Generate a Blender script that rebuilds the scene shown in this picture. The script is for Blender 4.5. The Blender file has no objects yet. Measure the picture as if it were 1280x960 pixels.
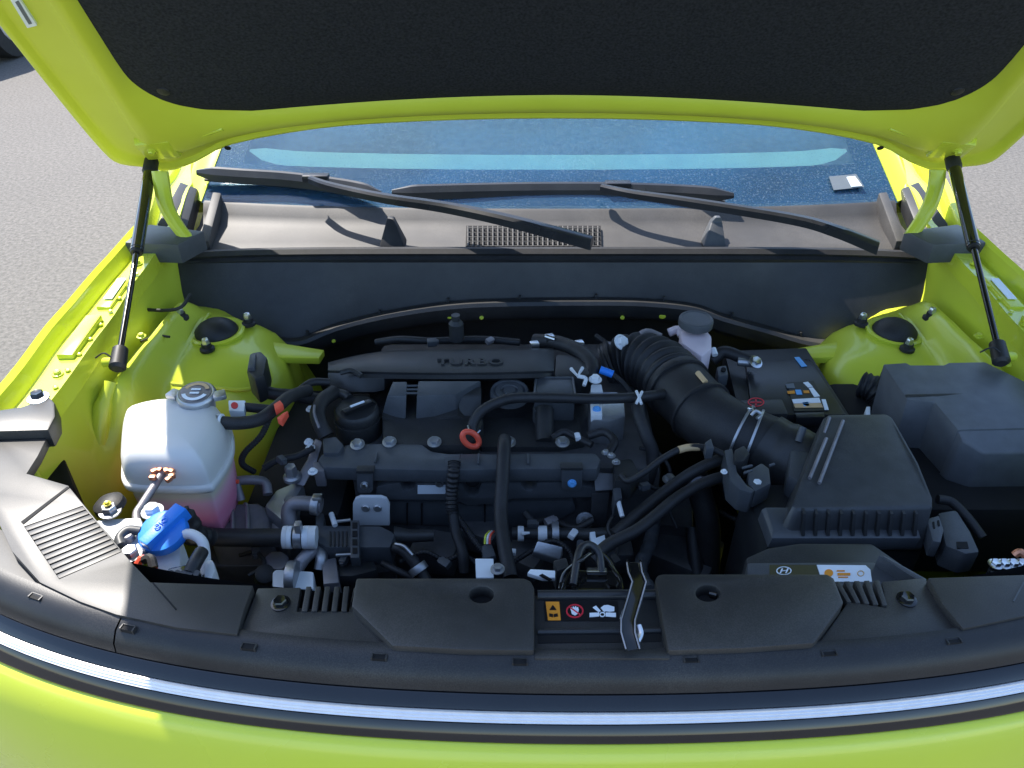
import bpy, bmesh, math, random
from mathutils import Vector, Matrix
R = math.radians
random.seed(7)
SC = bpy.context.scene
COL = SC.collection

# ------------------------------------------------------------------ camera
CAM = Vector((-0.072, 0.0, 1.55)); PITCH = R(35.3); F = 960.0
cd = bpy.data.cameras.new('camera'); cam = bpy.data.objects.new('camera', cd); COL.objects.link(cam)
cd.sensor_width = 36.0; cd.lens = 27.0; cd.clip_start = 0.02; cd.clip_end = 2000
cam.location = CAM; cam.rotation_euler = (math.pi/2 - PITCH, 0, 0)
SC.camera = cam

# ------------------------------------------------------------------ sky, sun, exposure
SUN = Vector((-0.465, 0.55, 1.0)).normalized()          # direction to the sun (behind the car, to the left)
w = bpy.data.worlds.new('World'); SC.world = w; w.use_nodes = True
nt = w.node_tree; bg = nt.nodes['Background']
sky = nt.nodes.new('ShaderNodeTexSky'); sky.sky_type = 'NISHITA'; sky.sun_disc = False
sky.sun_elevation = math.asin(SUN.z); sky.sun_rotation = math.atan2(SUN.x, SUN.y)
sky.air_density = 1.0; sky.dust_density = 0.6; sky.ozone_density = 2.2
nt.links.new(sky.outputs[0], bg.inputs[0]); bg.inputs[1].default_value = 0.15
sl = bpy.data.lights.new('sun', 'SUN'); sl.energy = 4.0; sl.angle = R(0.55); sl.color = (1.0, 0.94, 0.86)
so = bpy.data.objects.new('sun', sl); COL.objects.link(so)
so.rotation_euler = (-SUN).to_track_quat('-Z', 'Y').to_euler()
SC.view_settings.view_transform = 'Standard'; SC.view_settings.look = 'None'
SC.view_settings.exposure = 1.36; SC.view_settings.gamma = 1.0

# ------------------------------------------------------------------ layout helpers: a sight line met with a plane of the place
CP, SP = math.cos(PITCH), math.sin(PITCH)
def ray(px, py):
    u = (px - 640)/F; v = (py - 480)/F
    return Vector((u, CP - v*SP, -(SP + v*CP)))
def Z(px, py, z):
    d = ray(px, py); return CAM + d*((z - CAM.z)/d.z)
def Y(px, py, y):
    d = ray(px, py); return CAM + d*(y/d.y)
def PL(px, py, p0, n):
    d = ray(px, py); return CAM + d*((p0 - CAM).dot(n)/d.dot(n))
def depth(p):
    q = p - CAM; return q.y*CP - q.z*SP
def P3(t): return Z(*t)

# ------------------------------------------------------------------ materials
MATS = {}
def mat(name, col, rough=0.5, metal=0.0, coat=0.0, spec=0.5, noise=0.0, nscale=40, bump=0.000, bscale=400, col2=None, n2=6, trans=0.0, sss=0.0, ior=1.45, rvar=0.0, dust=0.0):
    m = bpy.data.materials.new(name); m.use_nodes = True
    N, L = m.node_tree.nodes, m.node_tree.links; b = N['Principled BSDF']
    b.inputs['Base Color'].default_value = (*col, 1); b.inputs['Roughness'].default_value = rough
    b.inputs['Metallic'].default_value = metal; b.inputs['Coat Weight'].default_value = coat
    b.inputs['Coat Roughness'].default_value = 0.04
    b.inputs['Specular IOR Level'].default_value = spec; b.inputs['IOR'].default_value = ior
    b.inputs['Transmission Weight'].default_value = trans
    if sss: b.inputs['Subsurface Weight'].default_value = sss; b.inputs['Subsurface Radius'].default_value = (.03,.03,.03); b.inputs['Subsurface Scale'].default_value = 0.6
    g = N.new('ShaderNodeNewGeometry')
    last = None
    if noise or col2 or dust or rvar:
        n = N.new('ShaderNodeTexNoise'); n.inputs['Scale'].default_value = nscale; n.inputs['Detail'].default_value = 5
        L.new(g.outputs['Position'], n.inputs['Vector'])
        r = N.new('ShaderNodeMapRange'); r.inputs[1].default_value = .3; r.inputs[2].default_value = .7
        L.new(n.outputs[0], r.inputs[0])
        mx = N.new('ShaderNodeMix'); mx.data_type = 'RGBA'
        c2 = col2 if col2 else tuple(min(1, c*(1+noise)) for c in col)
        c1 = col if col2 else tuple(c*(1-noise) for c in col)
        mx.inputs[6].default_value = (*c1, 1); mx.inputs[7].default_value = (*c2, 1)
        L.new(r.outputs[0], mx.inputs[0]); last = mx.outputs[2]
        if rvar:
            rr = N.new('ShaderNodeMapRange'); rr.inputs[3].default_value = max(0, rough-rvar); rr.inputs[4].default_value = rough+rvar
            n3 = N.new('ShaderNodeTexNoise'); n3.inputs['Scale'].default_value = n2; n3.inputs['Detail'].default_value = 6
            L.new(g.outputs['Position'], n3.inputs['Vector']); L.new(n3.outputs[0], rr.inputs[0]); rr.inputs[1].default_value=.3; rr.inputs[2].default_value=.7
            L.new(rr.outputs[0], b.inputs['Roughness'])
        if dust:
            nd = N.new('ShaderNodeTexNoise'); nd.inputs['Scale'].default_value = 900; nd.inputs['Detail'].default_value = 2
            L.new(g.outputs['Position'], nd.inputs['Vector'])
            nb = N.new('ShaderNodeTexNoise'); nb.inputs['Scale'].default_value = 9; nb.inputs['Detail'].default_value = 4
            L.new(g.outputs['Position'], nb.inputs['Vector'])
            ml = N.new('ShaderNodeMath'); ml.operation = 'MULTIPLY'; L.new(nd.outputs[0], ml.inputs[0]); L.new(nb.outputs[0], ml.inputs[1])
            rd = N.new('ShaderNodeMapRange'); rd.inputs[1].default_value = .22; rd.inputs[2].default_value = .45; rd.inputs[4].default_value = dust
            L.new(ml.outputs[0], rd.inputs[0])
            m2 = N.new('ShaderNodeMix'); m2.data_type = 'RGBA'; m2.inputs[7].default_value = (.32,.29,.25,1)
            L.new(last, m2.inputs[6]); L.new(rd.outputs[0], m2.inputs[0]); last = m2.outputs[2]
        L.new(last, b.inputs['Base Color'])
    if bump:
        nb = N.new('ShaderNodeTexNoise'); nb.inputs['Scale'].default_value = bscale; nb.inputs['Detail'].default_value = 3
        L.new(g.outputs['Position'], nb.inputs['Vector'])
        bp = N.new('ShaderNodeBump'); bp.inputs['Strength'].default_value = bump; bp.inputs['Distance'].default_value = 0.002
        L.new(nb.outputs[0], bp.inputs['Height']); L.new(bp.outputs[0], b.inputs['Normal'])
    MATS[name] = m; return m
mat('paint', (.60,.67,.042), .26, coat=.6, spec=.5, noise=.03, nscale=6, rvar=.05, n2=8, dust=.03)
mat('paint_in', (.57,.64,.045), .38, coat=.25, noise=.05, nscale=9, rvar=.08, n2=12, dust=.06)
mat('paint_hood', (.65,.71,.050), .45, coat=.12, noise=.04, nscale=9, rvar=.06, n2=10, dust=.05)
mat('trim', (.028,.027,.026), .45, spec=.65, noise=.12, nscale=60, bump=0.035, bscale=1400, dust=.10, rvar=.06)
mat('trim_roll', (.015,.0155,.017), .42, spec=.5, noise=.12, nscale=50, bump=0.056, bscale=900, dust=.08)
mat('gloss_black', (.006,.007,.010), .10, coat=.5, noise=.1, dust=.02, rvar=.04)
mat('chrome', (.82,.82,.83), .36, metal=.45, noise=.04, nscale=80, rvar=.05)
mat('plastic', (.024,.025,.027), .46, noise=.15, nscale=50, bump=0.029, bscale=1300, dust=.08, rvar=.08)
mat('plastic_smooth', (.020,.021,.024), .33, noise=.15, nscale=40, bump=0.010, bscale=700, dust=.06, rvar=.08)
mat('plastic_grey', (.065,.071,.080), .45, noise=.12, nscale=50, bump=0.024, bscale=1200, dust=.10, rvar=.08)
mat('fuse_grey', (.100,.107,.118), .42, noise=.12, nscale=50, bump=.03, bscale=1200, dust=.10, rvar=.08)
mat('box_plastic', (.044,.047,.051), .42, noise=.15, nscale=60, bump=.03, bscale=1300, dust=.12, rvar=.10)
mat('cowl_plastic', (.050,.048,.047), .55, noise=.10, nscale=30, bump=0.040, bscale=1300, dust=.16)
mat('felt', (.030,.032,.035), .95, spec=.15, noise=.35, nscale=260, bump=0.096, bscale=700)
mat('rubber', (.016,.016,.018), .55, noise=.2, nscale=60, bump=0.036, bscale=500, dust=.07, rvar=.08)
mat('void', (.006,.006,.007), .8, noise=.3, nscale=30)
mat('alu', (.42,.43,.45), .42, metal=.85, noise=.18, nscale=30, bump=0.135, bscale=350, rvar=.1)
mat('alu_dull', (.26,.25,.27), .5, metal=.6, noise=.25, nscale=25, bump=0.158, bscale=300, rvar=.1)
mat('cast', (.10,.10,.105), .5, metal=.5, noise=.3, nscale=30, bump=0.180, bscale=260)
mat('steel', (.60,.62,.65), .28, metal=1, noise=.1, nscale=80)
mat('black_steel', (.010,.010,.010), .16, coat=.4, noise=.2, nscale=50)
mat('white_plastic', (.72,.74,.76), .4, noise=.05, nscale=40, dust=.05)
mat('pink_white', (.74,.62,.66), .45, noise=.05, nscale=20, sss=.3)
mat('red_plastic', (.85,.11,.06), .42, noise=.08, nscale=40)
mat('blue_plastic', (.025,.23,.80), .38, noise=.08, nscale=40, bump=.05)
mat('yellow_plastic', (.80,.62,.02), .4, noise=.08)
mat('copper', (.62,.27,.16), .4, metal=.7, noise=.2, nscale=150)
mat('label_white', (.80,.85,.90), .45, noise=.04)
mat('label_blue', (.12,.38,.75), .4, noise=.05)
mat('label_black', (.010,.010,.012), .35, noise=.1)
mat('label_orange', (.80,.30,.03), .45, noise=.05)
mat('label_red', (.65,.03,.05), .45, noise=.05)
mat('label_tan', (.62,.42,.22), .5, noise=.05)
mat('label_olive', (.075,.066,.030), .4, noise=.05)
mat('sticker_ink', (.13,.15,.17), .5, noise=.05)
mat('dash', (.10,.13,.16), .7, noise=.2, nscale=60, bump=0.048, bscale=600)
mat('reflection_teal', (.34,.50,.46), .7, noise=.06, nscale=20)
mat('frit', (.008,.010,.016), .18, coat=.3, noise=.3, nscale=300, dust=.12)
mat('tyre', (.02,.02,.02), .8, noise=.2); mat('car_red', (.55,.02,.015), .25, coat=.7, noise=.03)
mat('car_dark', (.015,.017,.022), .5, noise=.2); mat('car_glass', (.01,.012,.015), .06, noise=.1)

def mk_reservoir():
    m = mat('tank', (.66,.66,.64), .38, noise=.03, nscale=15, sss=.35)
    N, L = m.node_tree.nodes, m.node_tree.links; b = N['Principled BSDF']
    g = N.new('ShaderNodeNewGeometry'); s = N.new('ShaderNodeSeparateXYZ'); L.new(g.outputs['Position'], s.inputs[0])
    n = N.new('ShaderNodeTexNoise'); n.inputs['Scale'].default_value = 18; L.new(g.outputs['Position'], n.inputs[0])
    ad = N.new('ShaderNodeMath'); ad.operation = 'MULTIPLY_ADD'; ad.inputs[1].default_value = .012; L.new(n.outputs[0], ad.inputs[0]); L.new(s.outputs[2], ad.inputs[2])
    cr = N.new('ShaderNodeValToRGB'); mr = N.new('ShaderNodeMapRange'); mr.inputs[1].default_value = .850; mr.inputs[2].default_value = .908
    L.new(ad.outputs[0], mr.inputs[0]); L.new(mr.outputs[0], cr.inputs[0])
    e = cr.color_ramp.elements; e[0].position = 0; e[0].color = (.80,.26,.40,1); e[1].position = .95; e[1].color = (.64,.64,.62,1)
    k = e.new(.45); k.color = (.82,.45,.55,1); k = e.new(.68); k.color = (.66,.58,.46,1)   # coolant level seen through the wall
    L.new(cr.outputs[0], b.inputs['Base Color'])
mk_reservoir()
def mk_glass():
    m = bpy.data.materials.new('windshield_glass'); m.use_nodes = True; N, L = m.node_tree.nodes, m.node_tree.links
    b = N['Principled BSDF']; b.inputs['Base Color'].default_value = (.55,.86,.92,1); b.inputs['Roughness'].default_value = .02
    b.inputs['Transmission Weight'].default_value = 1; b.inputs['IOR'].default_value = 1.52
    sky_blue = N.new('ShaderNodeBsdfDiffuse'); sky_blue.inputs[0].default_value = (.05,.23,.48,1)      # blue diffuse layer paints the sky's reflection into the glass
    m1 = N.new('ShaderNodeMixShader'); fr = N.new('ShaderNodeMapRange'); fr.inputs[3].default_value = .10; fr.inputs[4].default_value = .22; nf = N.new('ShaderNodeTexNoise'); nf.inputs['Scale'].default_value = 5; nf.inputs['Detail'].default_value = 4; L.new(nf.outputs[0], fr.inputs[0]); fr.inputs[1].default_value = .35; fr.inputs[2].default_value = .65; L.new(fr.outputs[0], m1.inputs[0]); L.new(b.outputs[0], m1.inputs[1]); L.new(sky_blue.outputs[0], m1.inputs[2])
    d = N.new('ShaderNodeBsdfDiffuse'); d.inputs[0].default_value = (.40,.50,.58,1)
    g = N.new('ShaderNodeNewGeometry'); n = N.new('ShaderNodeTexNoise'); n.inputs['Scale'].default_value = 300; n.inputs['Detail'].default_value = 3
    L.new(g.outputs['Position'], n.inputs[0])
    r = N.new('ShaderNodeMapRange'); r.inputs[1].default_value = .54; r.inputs[2].default_value = .76; r.inputs[3].default_value = .015; r.inputs[4].default_value = .24
    L.new(n.outputs[0], r.inputs[0]); mx = N.new('ShaderNodeMixShader'); L.new(r.outputs[0], mx.inputs[0])
    L.new(m1.outputs[0], mx.inputs[1]); L.new(d.outputs[0], mx.inputs[2]); L.new(mx.outputs[0], N['Material Output'].inputs[0])
    MATS['windshield_glass'] = m
mk_glass()
def mk_asphalt():
    m = bpy.data.materials.new('asphalt'); m.use_nodes = True; N, L = m.node_tree.nodes, m.node_tree.links; b = N['Principled BSDF']
    g = N.new('ShaderNodeNewGeometry')
    n1 = N.new('ShaderNodeTexNoise'); n1.inputs['Scale'].default_value = 55; n1.inputs['Detail'].default_value = 8; n1.inputs['Roughness'].default_value = .75
    n2 = N.new('ShaderNodeTexNoise'); n2.inputs['Scale'].default_value = .7; n2.inputs['Detail'].default_value = 5
    v = N.new('ShaderNodeTexVoronoi'); v.inputs['Scale'].default_value = 95
    for x in (n1, n2, v): L.new(g.outputs['Position'], x.inputs['Vector'])
    c1 = N.new('ShaderNodeValToRGB'); c1.color_ramp.elements[0].position = .36; c1.color_ramp.elements[0].color = (.075,.070,.063,1)
    c1.color_ramp.elements[1].position = .66; c1.color_ramp.elements[1].color = (.190,.177,.160,1); L.new(n1.outputs[0], c1.inputs[0])
    c2 = N.new('ShaderNodeValToRGB'); c2.color_ramp.elements[0].color = (.75,.75,.75,1); c2.color_ramp.elements[1].color = (1.12,1.1,1.08,1); L.new(n2.outputs[0], c2.inputs[0])
    mm = N.new('ShaderNodeMix'); mm.data_type = 'RGBA'; mm.blend_type = 'MULTIPLY'; mm.inputs[0].default_value = 1
    L.new(c1.outputs[0], mm.inputs[6]); L.new(c2.outputs[0], mm.inputs[7]); L.new(mm.outputs[2], b.inputs['Base Color'])
    b.inputs['Roughness'].default_value = .85
    bp = N.new('ShaderNodeBump'); bp.inputs['Strength'].default_value = .4; bp.inputs['Distance'].default_value = .004
    L.new(v.outputs[0], bp.inputs['Height']); L.new(bp.outputs[0], b.inputs['Normal']); MATS['asphalt'] = m
mk_asphalt()

# ------------------------------------------------------------------ object helpers
WL = {}
def reg(o, parent, loc):
    COL.objects.link(o); WL[o.name] = loc.copy(); o.location = loc
    if parent is not None:
        while parent.parent and parent.parent.parent: parent = parent.parent      # thing > part > sub-part, no deeper
        o.parent = parent; o.matrix_parent_inverse = Matrix.Translation(-WL[parent.name])
    return o
def empty(name, loc, label=None, cat=None):
    o = bpy.data.objects.new(name, None); o.empty_display_size = .1
    reg(o, None, Vector(loc))
    if label: o['label'] = label
    if cat: o['category'] = cat
    return o
def dup(o, loc, parent, rot=None):
    c = o.copy(); reg(c, parent, Vector(loc))
    if rot is not None: c.rotation_euler = rot
    return c

class MB:
    def __init__(s): s.v = []; s.f = []
    def add(s, vs, fs):
        k = len(s.v); s.v += [Vector(v) for v in vs]; s.f += [tuple(i+k for i in f) for f in fs]; return s
    def grid(s, rows, close=False, cap=False):
        k = len(s.v); n = len(rows[0])
        for r in rows: s.v += [Vector(p) for p in r]
        m = n if close else n-1
        for i in range(len(rows)-1):
            for j in range(m):
                a, b = k+i*n+j, k+i*n+(j+1) % n; s.f.append((a, b, b+n, a+n))
        if cap:
            s.f.append(tuple(k+j for j in range(n))[::-1]); s.f.append(tuple(k+(len(rows)-1)*n+j for j in range(n)))
        return s
    def loops(s, loops): return s.grid(loops, close=True, cap=True)
    def hexa(s, top, bot):
        n = len(top); return s.loops([bot, top])
    def box(s, c, size, rot=None):
        c = Vector(c); M = rot if rot is not None else Matrix.Identity(3)
        x, y, z = [q/2 for q in size]
        vs = [c + M @ Vector((a*x, b*y, d*z)) for d in (-1, 1) for a, b in ((-1,-1),(1,-1),(1,1),(-1,1))]
        return s.loops([vs[:4], vs[4:]])
    def tube(s, path, r, seg=14, cap=True):
        n = len(path); rr = r if isinstance(r, (list, tuple)) else [r]*n
        rows = []; prev = None
        for i in range(n):
            t = (path[min(n-1, i+1)] - path[max(0, i-1)]).normalized()
            if prev is None:
                a = Vector((0,0,1)) if abs(t.z) < .9 else Vector((1,0,0)); nn = (a - t*a.dot(t)).normalized()
            else:
                nn = (prev - t*prev.dot(t)).normalized()
            prev = nn; bb = t.cross(nn)
            rows.append([path[i] + (nn*math.cos(q) + bb*math.sin(q))*rr[i] for q in [2*math.pi*j/seg for j in range(seg)]])
        return s.grid(rows, close=True, cap=cap)
    def lathe(s, c, prof, axis=(0,0,1), seg=28, squash=1.0):
        c = Vector(c); ax = Vector(axis).normalized(); q = ax.to_track_quat('Z', 'Y').to_matrix()
        rows = [[c + q @ Vector((r*math.cos(t), squash*r*math.sin(t), h)) for t in [2*math.pi*j/seg for j in range(seg)]] for r, h in prof]
        return s.grid(rows, close=True, cap=True)
    def build(s, name, m, parent=None, bevel=0, bseg=2, smooth=38, label=None, sub=0, kind=None, recenter=True):
        me = bpy.data.meshes.new(name); 
        c = Vector((0,0,0))
        if recenter and s.v:
            mn = Vector([min(v[i] for v in s.v) for i in range(3)]); mx = Vector([max(v[i] for v in s.v) for i in range(3)]); c = (mn+mx)/2
        me.from_pydata([tuple(v - c) for v in s.v], [], s.f)
        bm = bmesh.new(); bm.from_mesh(me); bmesh.ops.remove_doubles(bm, verts=bm.verts, dist=1e-6)
        bmesh.ops.recalc_face_normals(bm, faces=bm.faces)
        if bevel:
            es = [e for e in bm.edges if len(e.link_faces) == 2 and e.calc_face_angle(0) > R(28)]
            bmesh.ops.bevel(bm, geom=es, offset=bevel, segments=bseg, affect='EDGES', profile=.6, clamp_overlap=True)
        bm.to_mesh(me); bm.free()
        for p in me.polygons: p.use_smooth = True
        me.set_sharp_from_angle(angle=R(smooth))
        me.materials.append(MATS[m]); me.update()
        o = bpy.data.objects.new(name, me); reg(o, parent, c)
        if sub: md = o.modifiers.new('sub', 'SUBSURF'); md.levels = md.render_levels = sub
        if label: o['label'] = label
        if kind: o['kind'] = kind
        return o

def spline(pts, k=8):
    pts = [Vector(p) for p in pts]; n = len(pts); out = []
    for i in range(n-1):
        p0 = pts[i-1] if i else pts[0]*2 - pts[1]; p1, p2 = pts[i], pts[i+1]; p3 = pts[i+2] if i+2 < n else pts[-1]*2 - pts[-2]
        for j in range(k):
            t = j/k; out.append(.5*((2*p1) + (p2-p0)*t + (2*p0-5*p1+4*p2-p3)*t*t + (3*p1-p0-3*p2+p3)*t**3))
    out.append(pts[-1]); return out
def hose(name, pts, rpx, m='rubber', parent=None, label=None, seg=14, ribs=0, amp=.12, k=10):
    """pts: (px, py, z) sight-line points at real heights; rpx: radius as seen"""
    w = [P3(p) for p in pts]; path = spline(w, k if not ribs else max(4, int(ribs*6/(len(w)-1))))
    r = rpx/F*depth(w[len(w)//2])
    rr = [r*(1 + (amp*math.sin(i*2*math.pi/6) if ribs else 0)) for i in range(len(path))]
    return MB().tube(path, rr, seg).build(name, m, parent, label=label, smooth=50)
def prism(name, pts, z1, z0, m, parent, bevel=.002, label=None, bseg=2, smooth=35, kind=None):
    """flat-topped block: its top outline at height z1 (or own heights), its foot at z0"""
    top = [Z(p[0], p[1], p[2] if len(p) > 2 else z1) for p in pts]
    bot = [Vector((t.x, t.y, z0)) for t in top]
    return MB().hexa(top, bot).build(name, m, parent, bevel, bseg, smooth, label, kind=kind)
def slab(name, pts, y, t, m, parent, bevel=.0015, label=None, smooth=35):
    """upright plate facing the front of the car at distance y, thickness t"""
    a = [Y(p[0], p[1], y) for p in pts]; b = [v + Vector((0, t, 0)) for v in a]
    return MB().hexa(a, b).build(name, m, parent, bevel, label=label, smooth=smooth)
def plate(name, outer, holes, z, t, m, parent, bevel=.0015, label=None, lift=None):
    """sheet with real holes, top at z"""
    bm = bmesh.new(); es = []
    for lp in [outer] + holes:
        vs = [bm.verts.new(p if isinstance(p, Vector) else Z(p[0], p[1], p[2] if len(p) > 2 else z)) for p in lp]
        es += [bm.edges.new((vs[i], vs[(i+1) % len(vs)])) for i in range(len(vs))]
    bmesh.ops.triangle_fill(bm, edges=es, use_beauty=True)
    fs = bm.faces[:]
    bmesh.ops.recalc_face_normals(bm, faces=fs)
    if sum(f.normal.z for f in bm.faces) < 0: bmesh.ops.reverse_faces(bm, faces=bm.faces[:])
    top = bm.faces[:]
    ex = bmesh.ops.extrude_face_region(bm, geom=top)
    nv = [g for g in ex['geom'] if isinstance(g, bmesh.types.BMVert)]
    for v in nv: v.co.z -= t
    bmesh.ops.recalc_face_normals(bm, faces=bm.faces[:])
    bmesh.ops.dissolve_limit(bm, angle_limit=R(1), verts=bm.verts[:], edges=bm.edges[:], use_dissolve_boundaries=False)
    vs = [v.co.copy() for v in bm.verts]; bm.verts.index_update(); fsx = [tuple(v.index for v in f.verts) for f in bm.faces]; bm.free()
    return MB().add(vs, fsx).build(name, m, parent, bevel, label=label)
def disc_px(px, py, rx, ry, n=20, a0=0): return [(px+rx*math.cos(2*math.pi*i/n+a0), py+ry*math.sin(2*math.pi*i/n+a0)) for i in range(n)]
def sticker(name, pts, z, m, parent, label=None, t=.0008): return prism(name, pts, z+t, z, m, parent, bevel=0, label=label)
def decal_y(name, pts, y, m, parent, label=None, t=.001): return slab(name, pts, y-t, t, m, parent, bevel=0, label=label)
def ring(path_c, axis, r, wdt, th, name, m, parent, label=None):
    c, ax = Vector(path_c), Vector(axis)
    return MB().lathe(c, [(r, -wdt/2), (r+th, -wdt/2), (r+th, wdt/2), (r, wdt/2)], ax, 24).build(name, m, parent, bevel=th*.3, label=label)
_bolts = {}
def bolt(p, r, parent, m='steel', name='bolt', axis=(0,0,1), flange=True, h=None):
    h = h or r*1.1; key = (round(r,4), m, round(h,4), name)
    if key in _bolts:
        return dup(_bolts[key], p, parent, Vector(axis).to_track_quat('Z','Y').to_euler())
    b = MB()
    if flange: b.lathe((0,0,0), [(r*1.45, 0), (r*1.45, h*.22), (r*1.1, h*.32)], seg=18)
    b.lathe((0,0,h*.2), [(r, 0), (r, h*.6), (r*.85, h*.8), (r*.3, h*.72)], seg=6)
    o = b.build(name, m, parent, recenter=False, smooth=30); o.location = p; WL[o.name] = Vector(p)
    o.rotation_euler = Vector(axis).to_track_quat('Z','Y').to_euler(); _bolts[key] = o; return o
def text_mesh(txt, size, ext=.0006, bold=0.0, shear=0, spacing=1.0):
    cu = bpy.data.curves.new('t', 'FONT'); cu.body = txt; cu.size = size; cu.extrude = ext; cu.offset = bold; cu.align_x = 'CENTER'; cu.align_y = 'CENTER'; cu.shear = shear; cu.space_character = spacing
    o = bpy.data.objects.new('t', cu); COL.objects.link(o); dg = bpy.context.evaluated_depsgraph_get()
    me = bpy.data.meshes.new_from_object(o.evaluated_get(dg)); bpy.data.objects.remove(o); return me
def text(txt, name, p, size, m, parent, rot=(0,0,0), ext=.0006, bold=0, sx=1.0, spacing=1.0, shear=0):
    me = text_mesh(txt, size, ext, bold, shear, spacing); me.materials.append(MATS[m]); o = bpy.data.objects.new(name, me)
    reg(o, parent, Vector(p)); o.rotation_euler = rot; o.scale = (sx, 1, 1); return o

# ================================================================== SETTING
g = MB().add([(-300,-300,0),(300,-300,0),(300,300,0),(-300,300,0)], [(0,1,2,3)]).build('ground', 'asphalt', recenter=False)
g['kind'] = 'structure'

# ================================================================== THE CAR
car = empty('car', (0, 2.0, 0), 'lime green car with its hood propped open over the engine bay', 'car')
# ---------------------------------------------------------------- bay void: floor, firewall, dark lower structure
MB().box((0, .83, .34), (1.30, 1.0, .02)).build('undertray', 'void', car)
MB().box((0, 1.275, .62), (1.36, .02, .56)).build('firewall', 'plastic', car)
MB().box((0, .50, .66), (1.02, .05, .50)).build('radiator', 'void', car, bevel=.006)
# ---------------------------------------------------------------- sides: fender skin and inner apron, lofted along the car
def lerp_sections(keys, ys):
    out = []
    for y in ys:
        for i in range(len(keys)-1):
            if keys[i][0] <= y <= keys[i+1][0] + 1e-9:
                t = (y-keys[i][0])/(keys[i+1][0]-keys[i][0]); t = t*t*(3-2*t)
                out.append([Vector((a[0]+(b[0]-a[0])*t, y, a[1]+(b[1]-a[1])*t)) for a, b in zip(keys[i][1], keys[i+1][1])]); break
    return out
# crown line and inner flange line of the fender, from front to rear
FC = [(.52,-.665,-.640,.965),(.62,-.700,-.645,.985),(.78,-.712,-.650,.996),(.95,-.722,-.655,1.0),(1.10,-.724,-.665,1.004),(1.25,-.724,-.670,1.008),(1.45,-.752,-.690,1.03),(1.75,-.80,-.765,1.05)]
FK = [(y, [(xc-.085,.30),(xc-.070,.70),(xc-.030,zc-.06),(xc-.008,zc-.010),(xc,zc),(xc+.009,zc-.004),(xc+.016,zc-.026),(xc+.024,zc-.027),(xc+.028,zc-.020),(xi,zc-.019),(xi+.004,zc-.045)]) for y, xc, xi, zc in FC]
#            under lip      wall          ledge out     ledge ridge   ledge in      dip           tower out     tower mid     tower in      shoulder      wall          foot
AK = [(.50, [(-.655,.945),(-.652,.88),(-.650,.80),(-.648,.76),(-.645,.72),(-.64,.66),(-.63,.60),(-.62,.55),(-.61,.50),(-.60,.46),(-.59,.40),(-.58,.34)]),
      (.70, [(-.654,.945),(-.650,.87),(-.644,.80),(-.635,.75),(-.625,.70),(-.615,.64),(-.605,.58),(-.595,.53),(-.585,.48),(-.575,.44),(-.565,.39),(-.56,.34)]),
      (.80, [(-.654,.945),(-.645,.90),(-.635,.87),(-.622,.86),(-.605,.84),(-.595,.80),(-.585,.73),(-.570,.66),(-.550,.58),(-.53,.50),(-.52,.42),(-.51,.34)]),
      (.875,[(-.656,.948),(-.645,.915),(-.636,.925),(-.618,.948),(-.603,.935),(-.590,.895),(-.570,.845),(-.535,.800),(-.495,.74),(-.46,.66),(-.445,.50),(-.44,.34)]),
      (.94, [(-.659,.952),(-.648,.905),(-.638,.918),(-.620,.945),(-.606,.935),(-.590,.905),(-.572,.899),(-.530,.897),(-.462,.885),(-.430,.81),(-.420,.60),(-.42,.34)]),
      (1.02,[(-.662,.955),(-.650,.895),(-.640,.905),(-.624,.938),(-.610,.928),(-.594,.908),(-.576,.905),(-.530,.906),(-.455,.900),(-.425,.86),(-.416,.66),(-.41,.34)]),
      (1.12,[(-.664,.958),(-.652,.885),(-.642,.895),(-.628,.930),(-.614,.920),(-.598,.908),(-.580,.908),(-.530,.907),(-.472,.893),(-.442,.83),(-.43,.66),(-.42,.34)]),
      (1.20,[(-.666,.962),(-.654,.89),(-.645,.905),(-.632,.94),(-.618,.93),(-.60,.905),(-.582,.895),(-.55,.86),(-.51,.80),(-.47,.74),(-.44,.62),(-.42,.34)]),
      (1.30,[(-.667,.965),(-.656,.92),(-.648,.935),(-.640,.96),(-.625,.95),(-.61,.92),(-.59,.90),(-.56,.85),(-.52,.78),(-.48,.72),(-.44,.60),(-.42,.34)])]
def mir(rows): return [[Vector((-p.x, p.y, p.z)) for p in r] for r in rows]
fy = [.52+.0307*i for i in range(41)]; ay = [.50+.02*i for i in range(41)]
AK = [(y, [(x, z-(.020 if (5 <= i <= 9 and y > .93) else .010 if (5 <= i <= 9 and y > .85) else 0)) for i, (x, z) in enumerate(r)]) for y, r in AK]
AK = [(y, [(x, min(z, .872 if y < 1.25 else .86) if (i >= 2 and y > 1.15) else z) for i, (x, z) in enumerate(r)]) for y, r in AK]
FS, AS = lerp_sections(FK, [min(1.75, y) for y in fy]), lerp_sections(AK, [min(1.3, y) for y in ay])
fenders, aprons = [], []
for sgn in (0, 1):
    fr, ar = (mir(FS), mir(AS)) if sgn else (FS, AS)
    fenders.append(MB().grid(fr).build('front_fender', 'paint', car, smooth=24, label='lime green fender on the %s of the engine bay' % ('battery side' if sgn else 'coolant tank side')))
    aprons.append(MB().grid(ar).build('inner_apron', 'paint_in', car, smooth=60, sub=1))
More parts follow.
